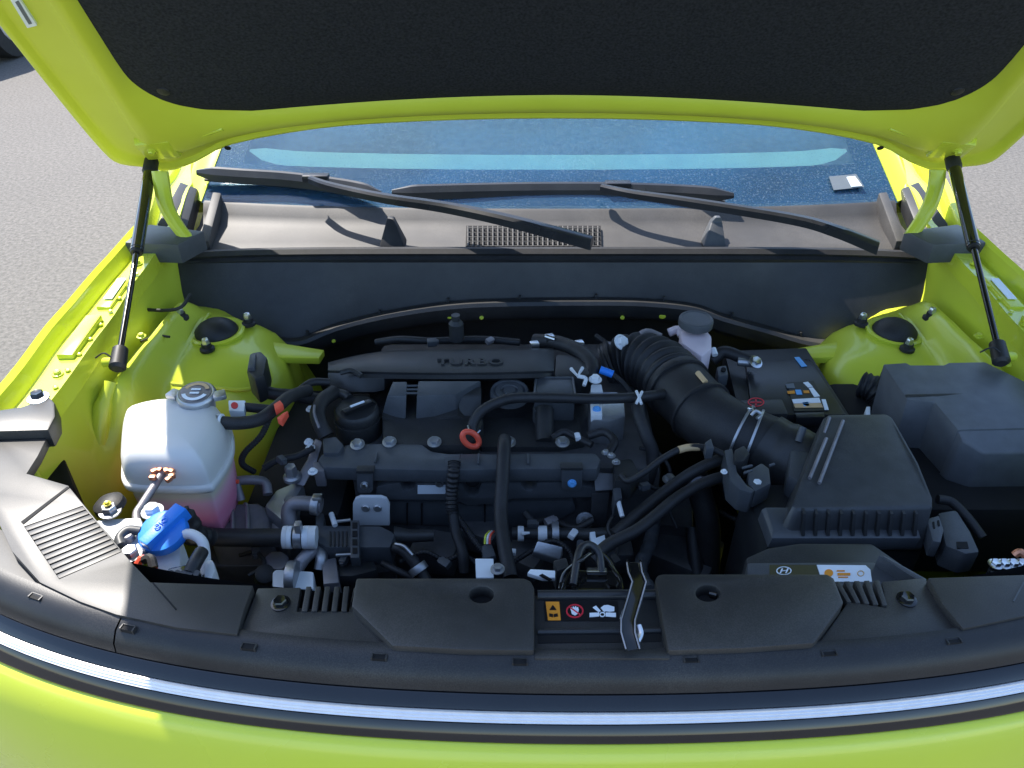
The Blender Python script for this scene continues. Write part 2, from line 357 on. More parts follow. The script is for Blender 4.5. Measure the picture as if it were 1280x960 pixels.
# ---------------------------------------------------------------- details on the fender flanges and towers
for sgn, fe, ap in ((1, fenders[0], aprons[0]), (-1, fenders[1], aprons[1])):
    def S(x, y, z): return Vector((x*sgn, y, z))
    # raised pads on the flange, a paper label on the rear one
    for y0, y1 in ((.865,.965), (.995,1.085)):
        b = MB()
        def fx(y): return -.686 + (y-.78)*-.03
        q = [S(fx(y0)+.003,y0,.986), S(fx(y0)+.026,y0,.986), S(fx(y1)+.026,y1,.9905), S(fx(y1)+.003,y1,.9905)]
        if sgn < 0: q.reverse()
        b.hexa(q, [v - Vector((0,0,.012)) for v in q]).build('flange_pad', 'paint', fe, bevel=.003)
        if y1 > 1:
            q2 = [S(fx(y0)+.008,y0+.018,.9885), S(fx(y0)+.021,y0+.018,.9885), S(fx(y1)+.021,y1-.012,.9912), S(fx(y1)+.008,y1-.012,.9912)]
            MB().hexa([v+Vector((0,0,.0012)) for v in q2], q2).build('paper_label', 'label_white', fe)
    for y, x in ((.83,-.668), (1.135,-.682)):
        bolt(S(x, y, .978 if y < 1 else .9865), .005, fe, 'paint', 'painted_bolt')
    # tower mount: rubber dome in a hole, three capped nuts
    c = S(-.560, 1.085, .887)
    dome = MB().lathe(c, [(.035,0),(.034,.005),(.027,.013),(.017,.019),(.009,.021),(.004,.021)]).build('strut_tower_cap', 'rubber', ap)
    MB().lathe(c, [(.044,-.004),(.046,.0030),(.041,.0045),(.0355,.002),(.0355,-.004)]).build('tower_rim', 'paint_in', ap)
    for dx, dy in ((.047,.024), (-.055,.008), (.003,-.055)):
        p = c + Vector((dx*sgn, dy, 0.0 if dx > -.05 else .020))
        n = MB().lathe(p, [(.0115,0),(.0115,.004),(.008,.006),(.0075,.012)], seg=16).build('stud_boot', 'rubber', ap)
        MB().lathe(p, [(.0062,.010),(.0062,.018),(.0045,.0215),(.001,.0225)], seg=6).build('stud_nut', 'steel', ap)
    # hood seal corner block on the fender
    q = [S(-.715,1.175,1.006), S(-.625,1.17,1.004), S(-.60,1.225,1.004), S(-.700,1.245,1.008)]
    if sgn < 0: q.reverse()
    MB().hexa(q, [v - Vector((0,0,.035)) for v in q]).build('seal_corner_block', 'plastic_grey', car, bevel=.003, label='grey plastic corner block under the %s hood stay' % ('left' if sgn > 0 else 'right'))
    q = [S(-.700,1.27,.996), S(-.655,1.27,.976), S(-.675,1.42,1.005), S(-.71,1.43,1.015)]
    if sgn < 0: q.reverse()
    MB().hexa(q, [v - Vector((0,0,.03)) for v in q]).build('fender_seal', 'plastic', car, bevel=.004)
    # tower brace
    q = [S(-.475,1.045,.864), S(-.392,1.062,.850), S(-.388,1.088,.850), S(-.475,1.09,.866)]
    if sgn < 0: q.reverse()
    MB().hexa(q, [v - Vector((0,0,.012)) for v in q]).build('tower_brace', 'paint_in', ap, bevel=.002)
    for k in range(2): MB().lathe(S(-.438+.012*k, .905, .735), [(.0035,0),(.0035,.002)], (0,-1,0), 10).build('apron_hole', 'void', ap)

# ---------------------------------------------------------------- bumper, gloss strip and light bar following the nose curve
def nose(x): x = abs(x); return .38 + .16*x*x + .35*x**4
XS = [-.80 + .02*i for i in range(81)]
def noseloft(prof, name, m, x0=-.80, x1=.80, parent=car, label=None, closed=False, smooth=50):
    rows = []
    nx = max(4, int((x1-x0)/.02))
    for x in [x0+(x1-x0)*i/nx for i in range(nx+1)]:
        if True:
            # local outward direction of the nose in plan
            s = (nose(x+.005)-nose(x-.005))/.01; n = Vector((s, -1, 0)).normalized()
            rows.append([Vector((x, nose(x), 0)) + n*(-a) + Vector((0,0,1.55-h)) for a, h in prof])
    b = MB().grid(rows, close=closed, cap=closed); return b.build(name, m, parent, label=label, smooth=smooth)
bump = noseloft([(.00,.632),(-.0205,.6335),(-.0245,.6345),(-.028,.638),(-.040,.664),(-.050,.70),(-.058,.78),(-.058,.9),(-.04,1.1),(.02,1.25)], 'bumper', 'paint', label='lime green front bumper skin below the gloss black strip')
def fp(t, o=0.0): return (.0045-.0275*t-.75*o, .6005+.0315*t-.66*o)        # point on the sloping strip, o out of its face
gl = noseloft([(.02,.599),fp(0,-.001),fp(.04),fp(.32),fp(.34,-.004),fp(.58,-.004),fp(.60),fp(.93),fp(.98,-.0015),(.0,.634)], 'gloss_strip', 'gloss_black', label='gloss black strip across the nose')
bar = noseloft([fp(.345,-.004),fp(.345,.0005),fp(.37,.0018),fp(.405,.0012),fp(.44,.0020),fp(.47,.0012),fp(.50,.0020),fp(.53,.0012),fp(.56,.0018),fp(.575,.0005),fp(.575,-.004)], 'light_bar', 'chrome', parent=car, label='ribbed silver light bar curving across the nose', smooth=25)
rollL = noseloft([(.034,.580),(.032,.5725),(.024,.5725),(.013,.578),(.006,.588),(.0045,.5985),(.012,.600)], 'edge_trim', 'trim_roll', x0=-.80, x1=-.4315, label='rounded grey edge trim at the left corner of the nose')
roll = noseloft([(.034,.580),(.032,.5730),(.024,.5730),(.013,.5785),(.006,.5885),(.0045,.5985),(.012,.600)], 'edge_trim', 'trim_roll', x0=-.430, x1=.80, label='long rounded black edge trim along the nose')
lip = noseloft([(.075,.600),(.070,.5845),(.050,.5815),(.034,.5800),(.030,.590)], 'trim_lip', 'trim')
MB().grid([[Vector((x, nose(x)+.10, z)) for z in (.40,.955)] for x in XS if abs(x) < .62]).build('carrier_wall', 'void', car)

for sgn, ap in ((1, aprons[0]), (-1, aprons[1])):
    pth = spline([Vector((sgn*x, y, z)) for x, y, z in ((-.628,.872,.935),(-.638,.835,.90),(-.640,.80,.84),(-.625,.77,.77),(-.605,.75,.70),(-.59,.74,.62))], 6)
    MB().tube(pth, [.010]*4+[.013]*(len(pth)-4), 10).build('apron_fold', 'paint_in', ap)
    pth = spline([Vector((sgn*x, y, z)) for x, y, z in ((-.655,.70,.93),(-.652,.69,.85),(-.648,.68,.78),(-.64,.67,.70))], 6)
    MB().tube(pth, .008, 10).build('apron_fold', 'paint_in', ap)

# spot welds along the flanges and brushed seam sealer on the towers
for sgn, fe, ap in ((1, fenders[0], aprons[0]), (-1, fenders[1], aprons[1])):
    wp0 = None
    for i in range(9):
        y = .80+.037*i; p = Vector((sgn*(-.6565-.012*(y-.8)/.3), y, .9785+.0095*(y-.8)/.3))
        if wp0 is None: wp0 = MB().lathe(p, [(.0034,-.001),(.0034,.0010),(.0018,.0004)], seg=10).build('spot_weld', 'paint', fe)
        else: dup(wp0, p + (WL[wp0.name]-Vector((sgn*-.6565, .80, .9785))), fe)
    MB().tube(spline([Vector((sgn*x, y, z)) for x, y, z in ((-.592,.940,.886),(-.565,.945,.879),(-.53,.945,.876),(-.49,.945,.870),(-.462,.955,.866))], 8), .0032, 8).build('seam_sealer', 'paint_in', ap)
    MB().tube(spline([Vector((sgn*x, y, z)) for x, y, z in ((-.590,1.14,.889),(-.592,1.08,.889),(-.590,1.0,.888),(-.588,.95,.884))], 8), .0030, 8).build('seam_sealer', 'paint_in', ap)
    for x, y, z in ((-.625,.90,.947),(-.63,.985,.940)): bolt(Vector((sgn*x, y, z)), .0048, ap, 'paint_in', 'painted_bolt')
# ---------------------------------------------------------------- upper radiator trim panels (plates with real openings)
FZ = .980
def frame_rest(pts, z): return [Z(a, b, z) for a, b in pts]
def slat_field(parent, l0, l1, r0, r1, n, z, fill=.62, t=.006, m='trim'):
    """n bars between the left edge l0-l1 and the right edge r0-r1 (pixels), alike pieces"""
    l0, l1, r0, r1 = [Vector(q) for q in (l0, l1, r0, r1)]
    for i in range(n):
        a, b = (i+.5-fill/2)/n, (i+.5+fill/2)/n
        q = [l0.lerp(l1, a), r0.lerp(r1, a), r0.lerp(r1, b), l0.lerp(l1, b)]
        prism('slat', [tuple(v) for v in q], z, z-t, m, parent, bevel=.0006)
# left end block on the fender, with its screw
eb = prism('end_block', [(-70,513),(0,512),(27,508),(62,496),(68,503),(69,520),(60,537),(-70,541)], .992, .965, 'trim', car, bevel=.003, label='grey plastic end block of the trim beside the left fender')
bolt(Z(48,497,.990), .008, eb, 'black_steel', 'screw')
MB().lathe(Z(48,498,.9915), [(.013,0),(.0125,.0015),(.009,.002)], seg=20).build('washer', 'steel', eb)
# left corner panel with louvre
l0, l1, r0, r1 = (30,658), (74,724), (103,632), (152,690)
L2 = plate('corner_panel', [(-75,552),(0,551),(58,548),(47,570),(33,592),(85,607),(125,656),(165,704),(188,728),(316,732),(305,762),(296,793),(220,784),(145,768),(100,752),(50,728),(15,689),(0,657),(-20,615),(-75,560)],
           [[l0, r0, r1, l1]], FZ, .012, 'trim', car, label='grey louvred trim panel at the left front corner')
slat_field(L2, l0, l1, r0, r1, 11, FZ-.0005, fill=.76)
prism('louvre_well', [(28,656),(104,630),(154,691),(73,727)], FZ-.010, FZ-.014, 'void', L2, bevel=0)
for q in (((26,652),(84,608),(87,609),(29,655)), ((190,728),(192,728),(221,761),(219,762))):
    prism('panel_groove', q, FZ+.0007, FZ-.004, 'void', L2, bevel=0)
# left lower strip with screw and vent
L3 = plate('trim_strip', [(322,735),(376,734),(371,764),(436,764),(442,734),(446,734),(440,757),(490,806),(298,796)], [], FZ-.008, .010, 'trim', car, label='narrow trim strip with a screw left of the hood lock')
slat_field(L3, (380,733), (439,733), (374,764), (436,764), 5, FZ-.0065, fill=.55, t=.008)
bolt(Z(351,755,FZ-.008), .0062, L3, 'black_steel', 'screw')
# raised middle panels
B = plate('lock_side_panel', [(445,722),(655,722),(664,726),(668,734),(668,813),(580,812),(490,807),(439,757)], [disc_px(602,743,15,10)], FZ+.004, .018, 'trim', car, bevel=.003, label='large flat black trim panel left of the hood lock')
prism('opening_well', disc_px(602,743,18,13), FZ-.010, FZ-.013, 'void', B, bevel=0)
C = plate('lock_side_panel', [(829,717),(1034,717),(1043,722),(1055,753),(1018,804),(930,810),(835,813),(819,723),(822,718)], [disc_px(885,741,15,10)], FZ+.004, .018, 'trim', car, bevel=.003, label='large flat black trim panel right of the hood lock')
prism('opening_well', disc_px(885,741,18,13), FZ-.010, FZ-.013, 'void', C, bevel=0)
MB().tube([Z(888,742,.972), Z(897,744,.974)], .004, 10).build('locating_pin', 'black_steel', C)
R3 = plate('trim_strip', [(1060,752),(1108,759),(1102,727),(1156,722),(1176,755),(1181,757),(1200,785),(1110,797),(1024,804)], [], FZ-.008, .010, 'trim', car, label='narrow trim strip with a screw right of the hood lock')
slat_field(R3, (1040,727), (1102,725), (1056,752), (1112,757), 5, FZ-.0065, fill=.55, t=.008)
bolt(Z(1133,750,FZ-.008), .0062, R3, 'black_steel', 'screw')
R2 = plate('corner_panel', [(1160,722),(1350,716),(1350,745),(1280,770),(1204,786),(1178,754)], [], FZ, .012, 'trim', car, label='dark trim panel at the right front corner')
prism('panel_groove', [(1279,727),(1281,728),(1268,752),(1266,751)], FZ+.0007, FZ-.004, 'plastic_grey', R2, bevel=0)
# clip windows along the lip
for i, (px, py) in enumerate(((45,748),(160,787),(311,810),(474,823),(650,829),(864,826),(1036,818),(1192,803))):
    p = Z(px, py-1, .9748); rz = math.atan2(nose(p.x+.01)-nose(p.x-.01), .02)
    b = MB(); M = Matrix.Rotation(rz, 3, 'Z')
    for dx, dy, sx, sy in ((-.0062,0,.0012,.005),(.0062,0,.0012,.005),(0,.0028,.0125,.0010)): b.box(p+M@Vector((dx,dy,-.0028)), (sx,sy,.010), M)
    co = b.build('lip_clip', 'plastic', lip)
    MB().box(p+Vector((0,0,-.0038)), (.0112,.0046,.010), M).build('clip_window', 'void', lip)
# ---------------------------------------------------------------- lock tray
TZ = .970
tr = prism('lock_tray', [(664,744),(830,744),(838,822),(664,822)], TZ, TZ-.03, 'plastic', car, bevel=.002, label='sunken black tray between the trim panels')
MB().tube([Z(672,744,TZ+.002), Z(826,743,TZ+.002)], .0048, 12).build('tray_rail', 'plastic_smooth', tr)
MB().tube([Z(672,790,TZ+.001), Z(826,788,TZ+.001)], .0030, 10).build('tray_rail', 'plastic_smooth', tr)
prism('tray_slot', [(672,794),(826,792),(826,802),(672,804)], TZ+.0006, TZ-.01, 'void', tr, bevel=0)
prism('tray_step', [(668,812),(838,812),(838,823),(668,823)], TZ+.008, TZ-.01, 'trim', tr, bevel=.002)
LB = sticker('warning_label', [(680,751),(772,751),(774,776),(681,776)], TZ, 'label_black', tr, label='small black warning label with orange, red and white symbols')
s1 = TZ+.0008
sticker('label_patch', [(682,752),(699,752),(701,775),(685,775)], s1, 'label_orange', LB)
s2 = s1+.0008
sticker('warning_triangle', [(691,756),(695.5,762),(687,762)], s2, 'label_black', LB)
for q in ([(686.5,766.5),(691.3,767.5),(691.3,771),(686.5,770)], [(692.2,767.5),(697,766.5),(697.5,770),(692.2,771)]): sticker('book_symbol', q, s2, 'label_black', LB)
def ring_px(name, cx, cy, rx, ry, w, z, m, par, n=28):
    o = disc_px(cx, cy, rx, ry, n); i = disc_px(cx, cy, rx-w, ry-w*ry/rx, n)
    top = [[Z(a, b, z+.0008) for a, b in o], [Z(a, b, z+.0008) for a, b in i]]; bot = [[v-Vector((0,0,.0008)) for v in r] for r in top]
    return MB().grid([top[0], top[1], bot[1], bot[0], top[0]], close=True).build(name, m, par)
ring_px('ban_ring', 718.5, 763.5, 11, 8.6, 1.8, s1, 'label_red', LB)
sticker('hand_symbol', [(713,761),(714,758.5),(715.5,760),(716.5,757.5),(718,759.5),(719.5,757.2),(721,759.5),(722.5,758.5),(723.5,762),(722.5,766.5),(719,769),(715,767)], s1, 'label_white', LB)
MB().tube([Z(711.5,758.5,s1+.001), Z(725.5,768.5,s1+.001)], .0007, 6).build('ban_stroke', 'label_red', LB)
sticker('fan_blade', [(737,766),(749,765.5),(749,770),(737,771)], s1, 'label_white', LB)
sticker('fan_blade', [(757,765.5),(770,766),(770,771),(757,770)], s1, 'label_white', LB)
sticker('fan_blade', [(741,759),(745,757),(751,763.5),(748.5,765)], s1, 'label_white', LB)
ring_px('fan_hub', 753, 767.8, 3.6, 3.0, 1.2, s1, 'label_white', LB)
sticker('hand_symbol', [(751,759.5),(755,756.5),(760,756),(768,758.5),(768,763.5),(762,764.5),(757,763.5),(755.5,765)], s1, 'label_white', LB)
# ---------------------------------------------------------------- hood lock: black bracket, hook, release lever
lk = prism('hood_lock', [(706,722),(720,712),(765,712),(778,724),(778,738),(704,738)], .952, .90, 'black_steel', car, bevel=.003, label='black hood lock with its release lever in the middle of the nose')
def bar(name, pts, wpx, m, parent, th=.003):
    w_ = [P3(p) for p in pts]; h = wpx/2/F*depth(w_[0]); rows = []
    for i, p in enumerate(w_):
        t = (w_[min(len(w_)-1,i+1)]-w_[max(0,i-1)]).normalized(); s = t.cross(Vector((0,-.55,.83))).normalized(); n = s.cross(t).normalized()
        rows.append([p-s*h-n*th, p+s*h-n*th, p+s*h+n*th, p+s*h*.72+n*th, p+s*h*.6-n*th*.2, p-s*h*.6-n*th*.2, p-s*h*.72+n*th, p-s*h+n*th])
    return MB().loops(rows).build(name, m, parent, bevel=.0006, smooth=30)
bar('release_lever', [(792,702,1.005),(794,715,1.005),(799,727,1.003),(793,748,1.0),(785,775,.996),(785,790,.994),(791,812,.990)], 19, 'black_steel', lk)
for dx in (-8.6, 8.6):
    MB().tube([Z(a+dx, b, c+.0035) for a, b, c in ((792,703,1.005),(794,715,1.005),(799,727,1.003),(793,748,1.0),(785,775,.996),(785,790,.994),(791,811,.990))], .0007, 6).build('lever_glint', 'alu_dull', lk)  # thin pale tubes added as the gleam along the black lever's edges
MB().tube(spline([Z(798,782,.992), Z(801,792,.990), Z(797,802,.988)], 4), .0028, 8).build('lever_hook', 'steel', lk)
for sx in ((703,738),(710,720),(722,705)), ((778,738),(775,722),(762,706)):
    MB().tube(spline([Z(a, b, .965) for a, b in sx], 5), .0015, 8).build('lock_edge', 'black_steel', lk)
MB().tube(spline([Z(700,736,.950), Z(706,716,.958), Z(726,700,.972), Z(745,690,.962), Z(760,700,.955), Z(772,722,.95)], 6), .0022, 10).build('lock_spring', 'black_steel', lk)
MB().tube(spline([Z(716,731,.962), Z(724,690,.972), Z(735,681,.97), Z(748,690,.965), Z(752,715,.957)], 6), .0040, 10).build('lock_hook', 'plastic_smooth', lk)
for a, b in ((710,733),(765,733)): bolt(Z(a, b, .953), .006, lk, 'black_steel', 'lock_rivet')
MB().box(Z(746,714,.957), (.020,.006,.005)).build('lock_pawl', 'steel', lk, bevel=.0015)

prism('headlamp_housing', [(20,600),(48,548),(66,540),(76,560),(92,606),(84,612)], .90, .80, 'void', car, bevel=.004, label='black lamp housing seen in the gap at the left corner')
# ---------------------------------------------------------------- engine mass
eb_ = MB().hexa([Vector((x,y,.842)) for x, y in ((-.30,.80),(.14,.80),(.14,1.13),(-.30,1.13))], [Vector((x,y,.40)) for x, y in ((-.28,.72),(.12,.72),(.12,1.13),(-.28,1.13))]).build('engine_block', 'cast', car, bevel=.02, label='dark engine block below the covers')
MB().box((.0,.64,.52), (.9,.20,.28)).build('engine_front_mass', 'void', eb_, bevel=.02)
# rear cover with raised letters
EC = MB()
prof = []
for i in range(25):
    q = i/24; px = 410 + 282*q; b = 437 + 14*(max(0, .30-q)/.30)**1.6 - 4*q; f = 466 + 3*math.sin(q*3); e = 1
    z1 = .912 - .014*(max(0, .15-q)/.15)**2 - .012*(max(0, q-.93)/.07)**2
    fb = 490 if q < .24 else 490-14*min(1,(q-.24)/.05)
    prof.append([Z(px, b+2, z1-.05), Z(px, b+2, z1-.012), Z(px, b+5, z1-.004), Z(px, f-10, z1), Z(px, f-3, z1-.001), Z(px, f, z1-.006), Z(px, f+5, z1-.009), Z(px, fb, z1-.028), Z(px, fb+2, z1-.06)])
EC.loops(prof); ec = EC.build('engine_cover', 'plastic', car, smooth=35, label='long black plastic engine cover with raised TURBO letters')
c = Z(588,452,.9135); text('TURBO', 'raised_letters', c-Vector((0,0,.0014)), .022, 'plastic', ec, (R(2),0,0), ext=.0022, bold=.0006, sx=1.25, spacing=1.15)
MB().tube(spline([Z(425,466,.912), Z(440,463,.914), Z(452,470,.912)], 4), .004, 8).build('cover_rib', 'plastic', ec)
prism('cover_end', [(694,441),(715,443),(735,450),(742,464),(728,474),(692,470)], .900, .85, 'plastic', ec, bevel=.008)
MB().lathe(Z(571,424,.89), [(.012,0),(.012,.03),(.007,.036),(.007,.045)], seg=14).build('rear_sensor', 'plastic', ec)
for px, py in ((668,431),(687,422),(724,430)): MB().box(Z(px,py,.90), (.014,.012,.010), Matrix.Rotation(.3,3,'Z')).build('pipe_clip', 'steel', ec, bevel=.002)
# stepped vent housings
vh = prism('vent_housing', [(477,521),(490,478),(604,476),(604,530),(590,556),(478,556)], .872, .83, 'plastic', car, bevel=.006, label='stepped black vent housing in front of the engine cover')
def hex8(name, top, bot, m, par, bev=.002): return MB().hexa([P3(t) for t in top], [P3(t) for t in bot]).build(name, m, par, bevel=bev)
hex8('vent_step', [(484,495,.904),(508,495,.904),(509,477,.906),(491,477,.906)], [(477,519,.872),(507,524,.872),(509,500,.86),(491,500,.86)], 'plastic_grey', vh)
hex8('vent_step', [(521,495,.904),(569,493,.904),(601,476,.906),(523,476,.906)], [(520,525,.870),(571,517,.872),(601,500,.86),(523,500,.86)], 'plastic_grey', vh)
hex8('vent_notch', [(572,494,.896),(602,494,.896),(602,483,.898),(576,484,.898)], [(574,524,.868),(602,524,.868),(602,500,.86),(574,500,.86)], 'plastic', vh, .004)
for k in range(3): MB().tube([Z(502,482.5+4.6*k,.9035), Z(527,482+4.6*k,.9035)], .0016, 8).build('vent_bar', 'plastic_grey', vh)
slab('vent_front_face', [(477,521),(506,526),(522,528),(572,519),(590,530),(590,562),(480,562)], Z(530,527,.868).y, .02, 'plastic', vh, .003)
# oil filler
c = Z(447,522,.868); oc = MB().lathe(c, [(.030,0),(.032,.004),(.032,.014),(.029,.018),(.026,.0185)], seg=30).build('oil_filler_cap', 'plastic', car, label='black oil filler cap with a grip bar')
MB().hexa([Z(427,512,.900), Z(431,516,.900), Z(466,502,.900), Z(461,498,.900)], [Z(424,516,.882), Z(431,522,.882), Z(472,505,.882), Z(462,500,.882)]).build('grip_bar', 'plastic_smooth', oc, bevel=.002)
MB().tube([Z(438,508.5,.9003), Z(455,502,.9003)], .0020, 6).build('grip_glint', 'label_white', oc)  # white bar painted on as the glint of the grip
MB().lathe(c-Vector((0,0,.025)), [(.034,0),(.034,.026),(.026,.026)], seg=24).build('filler_neck', 'plastic', oc)
# round diaphragm and square box
c = Z(637,488,.892); rd = MB().lathe(c, [(.029,-.012),(.029,-.002),(.027,.001),(.0245,.0005),(.023,-.0015),(.021,-.0015),(.0195,.001),(.013,.001),(.012,-.001),(.009,-.001),(.008,.0012),(.002,.0012)], (0,-.03,1), 34).build('breather_disc', 'plastic_grey', car, label='round ribbed breather disc on the engine')
bx = prism('sensor_box', [(670,472),(716,472),(719,494),(668,494)], .898, .85, 'plastic_grey', car, bevel=.002, label='square black box with a raised rim on the engine')
for a, b in (((670,472),(716,472)), ((716,472),(719,494)), ((670,472),(668,494))): MB().tube([Z(*a,.8985), Z(*b,.8985)], .0018, 8).build('box_rim', 'plastic_grey', bx)
prism('coil_cap', disc_px(679,509,13,7), .876, .85, 'plastic_grey', bx, bevel=.002)
MB().tube([Z(680,512,.872), Z(681,553,.85)], .014, 14).build('coil_stem', 'plastic', bx)
prism('rail_cover', [(600,520),(664,522),(722,520),(732,552),(700,558),(600,558)], .852, .82, 'plastic', car, bevel=.004, label='flat black cover between the breather disc and the throttle')
# curved vent pipe and clips
vp = hose('vent_pipe', [(590,545,.868),(591,530,.880),(602,514,.893),(622,503,.902),(645,497.5,.906),(690,497,.906),(740,498.5,.906),(790,497,.903),(835,492,.895)], 6.6, 'rubber', car, 'thin black pipe bending across the engine top')
cp_ = MB(); 
for dx, dy in ((-5,-10),(5,-9),(-5,9),(4,10)): cp_.tube([Z(799+dx*.7,497+dy*.8,.912), Z(799,497,.914)], .0021, 8)
cp_.build('hose_clip', 'white_plastic', vp)
MB().tube(spline([Z(585,532,.884), Z(588,540,.880), Z(594,543,.878), Z(600,538,.88)], 4), .0016, 8).build('wire_clip', 'steel', vp)
# red dipstick ring
cc, U, V = Z(588.5,549,.880), Vector((.0095,0,-.0105)), Vector((.0055,.004,.0050))
lp = [cc + U*math.cos(t)*1.0 + V*math.sin(t)*1.0 for t in [2*math.pi*i/28 for i in range(29)]]
MB().tube(lp, .0042, 10, cap=False).build('dipstick_ring', 'red_plastic', car, label='red pull ring of the oil dipstick')
# ---------------------------------------------------------------- intake beam at the front of the head
bm_ = prism('intake_beam', [(403,565),(424,563),(431,555),(446,553),(527,554),(540,563),(560,566),(745,565),(752,574),(747,586),(640,586),(556,588),(470,586),(403,584),(396,574)], .872, .848, 'plastic_grey', car, bevel=.006, label='wide grey plastic beam along the engine front')
prism('beam_front', [(404,590),(470,589),(556,592),(745,590),(745,594),(556,596),(404,594)], .8545, .8465, 'plastic_grey', bm_, bevel=.002)
prism('beam_end', [(391,577),(405,577),(405,589),(392,589)], .868, .84, 'alu_dull', bm_, bevel=.002)
hex8('beam_tab', [(556,571,.8735),(575,569,.8735),(575,576,.8735),(560,585,.8735)], [(553,569,.868),(579,567,.868),(579,580,.868),(560,590,.868)], 'plastic_grey', bm_, .001)
for px, py in ((447,556),(487,553),(543,553),(636,553),(703,553)):
    bolt(Z(px, py, .874), .0068, bm_, 'alu', 'bolt', (0,-.2,1))
# upright tabs, lower rail with scallops
yb = .760
for q, bc in (([(446,592),(466,592),(466,613),(463,617),(449,617),(446,613)], (456,607)), ([(702,588),(728,588),(728,610),(724,614),(706,614),(702,610)], (715,604))):
    o = slab('mount_tab', q, yb, .004, 'plastic_grey', bm_, .0015)
    slab('tab_fold', [(q[0][0]-1,q[0][1]-3),(q[1][0]+1,q[1][1]-3),(q[1][0]+1,q[1][1]),(q[0][0]-1,q[0][1])], yb-.002, .012, 'plastic', bm_, .001)
    bolt(Y(*bc, yb-.001), .0042, bm_, 'label_blue' if bc[0] > 600 else 'steel', 'tab_bolt', (0,-1,.3))  # right bolt coloured blue to draw its small glint
arc = lambda cx, cy, r, n=8: [(cx - r*math.cos(math.pi*i/n), cy + r*math.sin(math.pi*i/n)) for i in range(n+1)]
rail = slab('injector_rail', [(470,609),(486,605)] + arc(510,604,9.5) + [(575,604)] + arc(590,612,9) + [(602,604),(640,604)] + arc(661,604,10) + [(700,603),(745,610),(745,622),(640,624),(620,630),(585,632),(570,626),(470,625)], .768, .02, 'plastic_grey', car, .002, label='black injector rail with scalloped notches below the beam')
decal_y('rail_label', [(522,607),(557,607),(557,617.5),(522,617.5)], .7675, 'label_white', rail)
bolt(Y(549,604,.767), .004, rail, 'steel', 'rail_stud', (0,-1,.3))
low = slab('manifold_front', [(470,627),(572,628),(586,634),(622,632),(640,627),(718,626),(722,640),(700,652),(640,662),(560,660),(470,655)], .778, .05, 'plastic_grey', car, .008, label='lower intake manifold face of dark plastic')
for px in (509, 527, 606): MB().tube([Y(px,629,.777), Y(px,656,.777)], .0012, 6).build('manifold_rib', 'void', low)
hex8('manifold_bracket', [(742,590,.856),(775,592,.852),(775,612,.84),(744,614,.84)], [(742,592,.83),(775,594,.82),(775,616,.80),(744,618,.80)], 'cast', rail)
slab('bracket_leg', [(740,618),(762,616),(756,665),(738,668)], .766, .01, 'cast', rail)
bolt(Y(731,650,.762), .0085, rail, 'alu', 'cap_screw', (0,-1,.4))
# ---------------------------------------------------------------- hoses in front of the engine
hose('corrugated_loom', [(568,577,.876),(567,590,.868),(565,612,.842),(565,632,.824),(566,642,.815)], 7.5, 'rubber', car, 'short ribbed cable sleeve hanging over the engine front', ribs=15, amp=.13)
hose('cable', [(566,640,.817),(570,665,.80),(578,690,.79),(580,715,.77)], 7, 'rubber', car, 'black cable below the ribbed sleeve')
hose('cable', [(567,640,.817),(582,660,.80),(598,682,.79),(618,702,.78)], 4.5, 'rubber', car, 'thin black cable branching below the ribbed sleeve', ribs=30, amp=.07)
th = hose('coolant_hose', [(631,549,.880),(630,562,.884),(628,600,.866),(626,640,.845),(629,675,.835),(638,722,.82)], 8.8, 'rubber', car, 'thick black hose running down the engine front to the trim panel')
MB().tube([Z(631,552,.880), Z(631,546,.884)], .004, 10).build('hose_tip', 'plastic_grey', th)
plt_ = slab('lifting_plate', [(441,657),(441,630),(444,624),(450,621.5),(476,621.5),(483,624),(487,631),(487,657)], .752, .005, 'white_plastic', car, .001, label='small pale metal plate with two round bosses on the engine front')
for px in (457, 472): MB().lathe(Y(px,635,.7515), [(.0056,0),(.0056,.0015),(.0044,.003),(.003,.003)], (0,-1,.2), 18).build('plate_boss', 'alu', plt_)
# black connector body with ladder strip
cb_ = prism('connector_body', [(394,642),(405,640),(405,656),(476,657),(490,664),(494,668),(488,684),(408,684),(394,676)], .815, .78, 'plastic_grey', car, bevel=.004, label='large black plug body beside the pale metal plate')
ld = prism('ladder_strip', [(438,650),(449,650),(449,697),(438,697)], .822, .806, 'plastic_grey', cb_, bevel=.001)
for k in range(4): prism('ladder_hole', [(440.5,653+10.5*k),(446.5,653+10.5*k),(446.5,660+10.5*k),(440.5,660+10.5*k)], .8232, .821, 'void', ld, bevel=0)
for k in range(5): prism('plug_rib', [(412+5*k,664),(414+5*k,664),(414+5*k,682),(412+5*k,682)], .8166, .813, 'plastic', cb_, bevel=0)
MB().tube([Z(420,652,.82), Z(438,650,.82)], .0022, 8).build('wire_bail', 'alu', cb_); MB().tube([Z(420,694,.806), Z(440,693,.806)], .0022, 8).build('wire_bail', 'alu', cb_)
MB().tube([Z(414,642,.822), Z(419,657,.82)], .0035, 8).build('bail_end', 'white_plastic', cb_)
MB().tube([Z(492,669,.800), Z(512,670,.797), Z(542,669,.795)], [.012,.009,.008], 14).build('plug_spout', 'plastic', cb_)
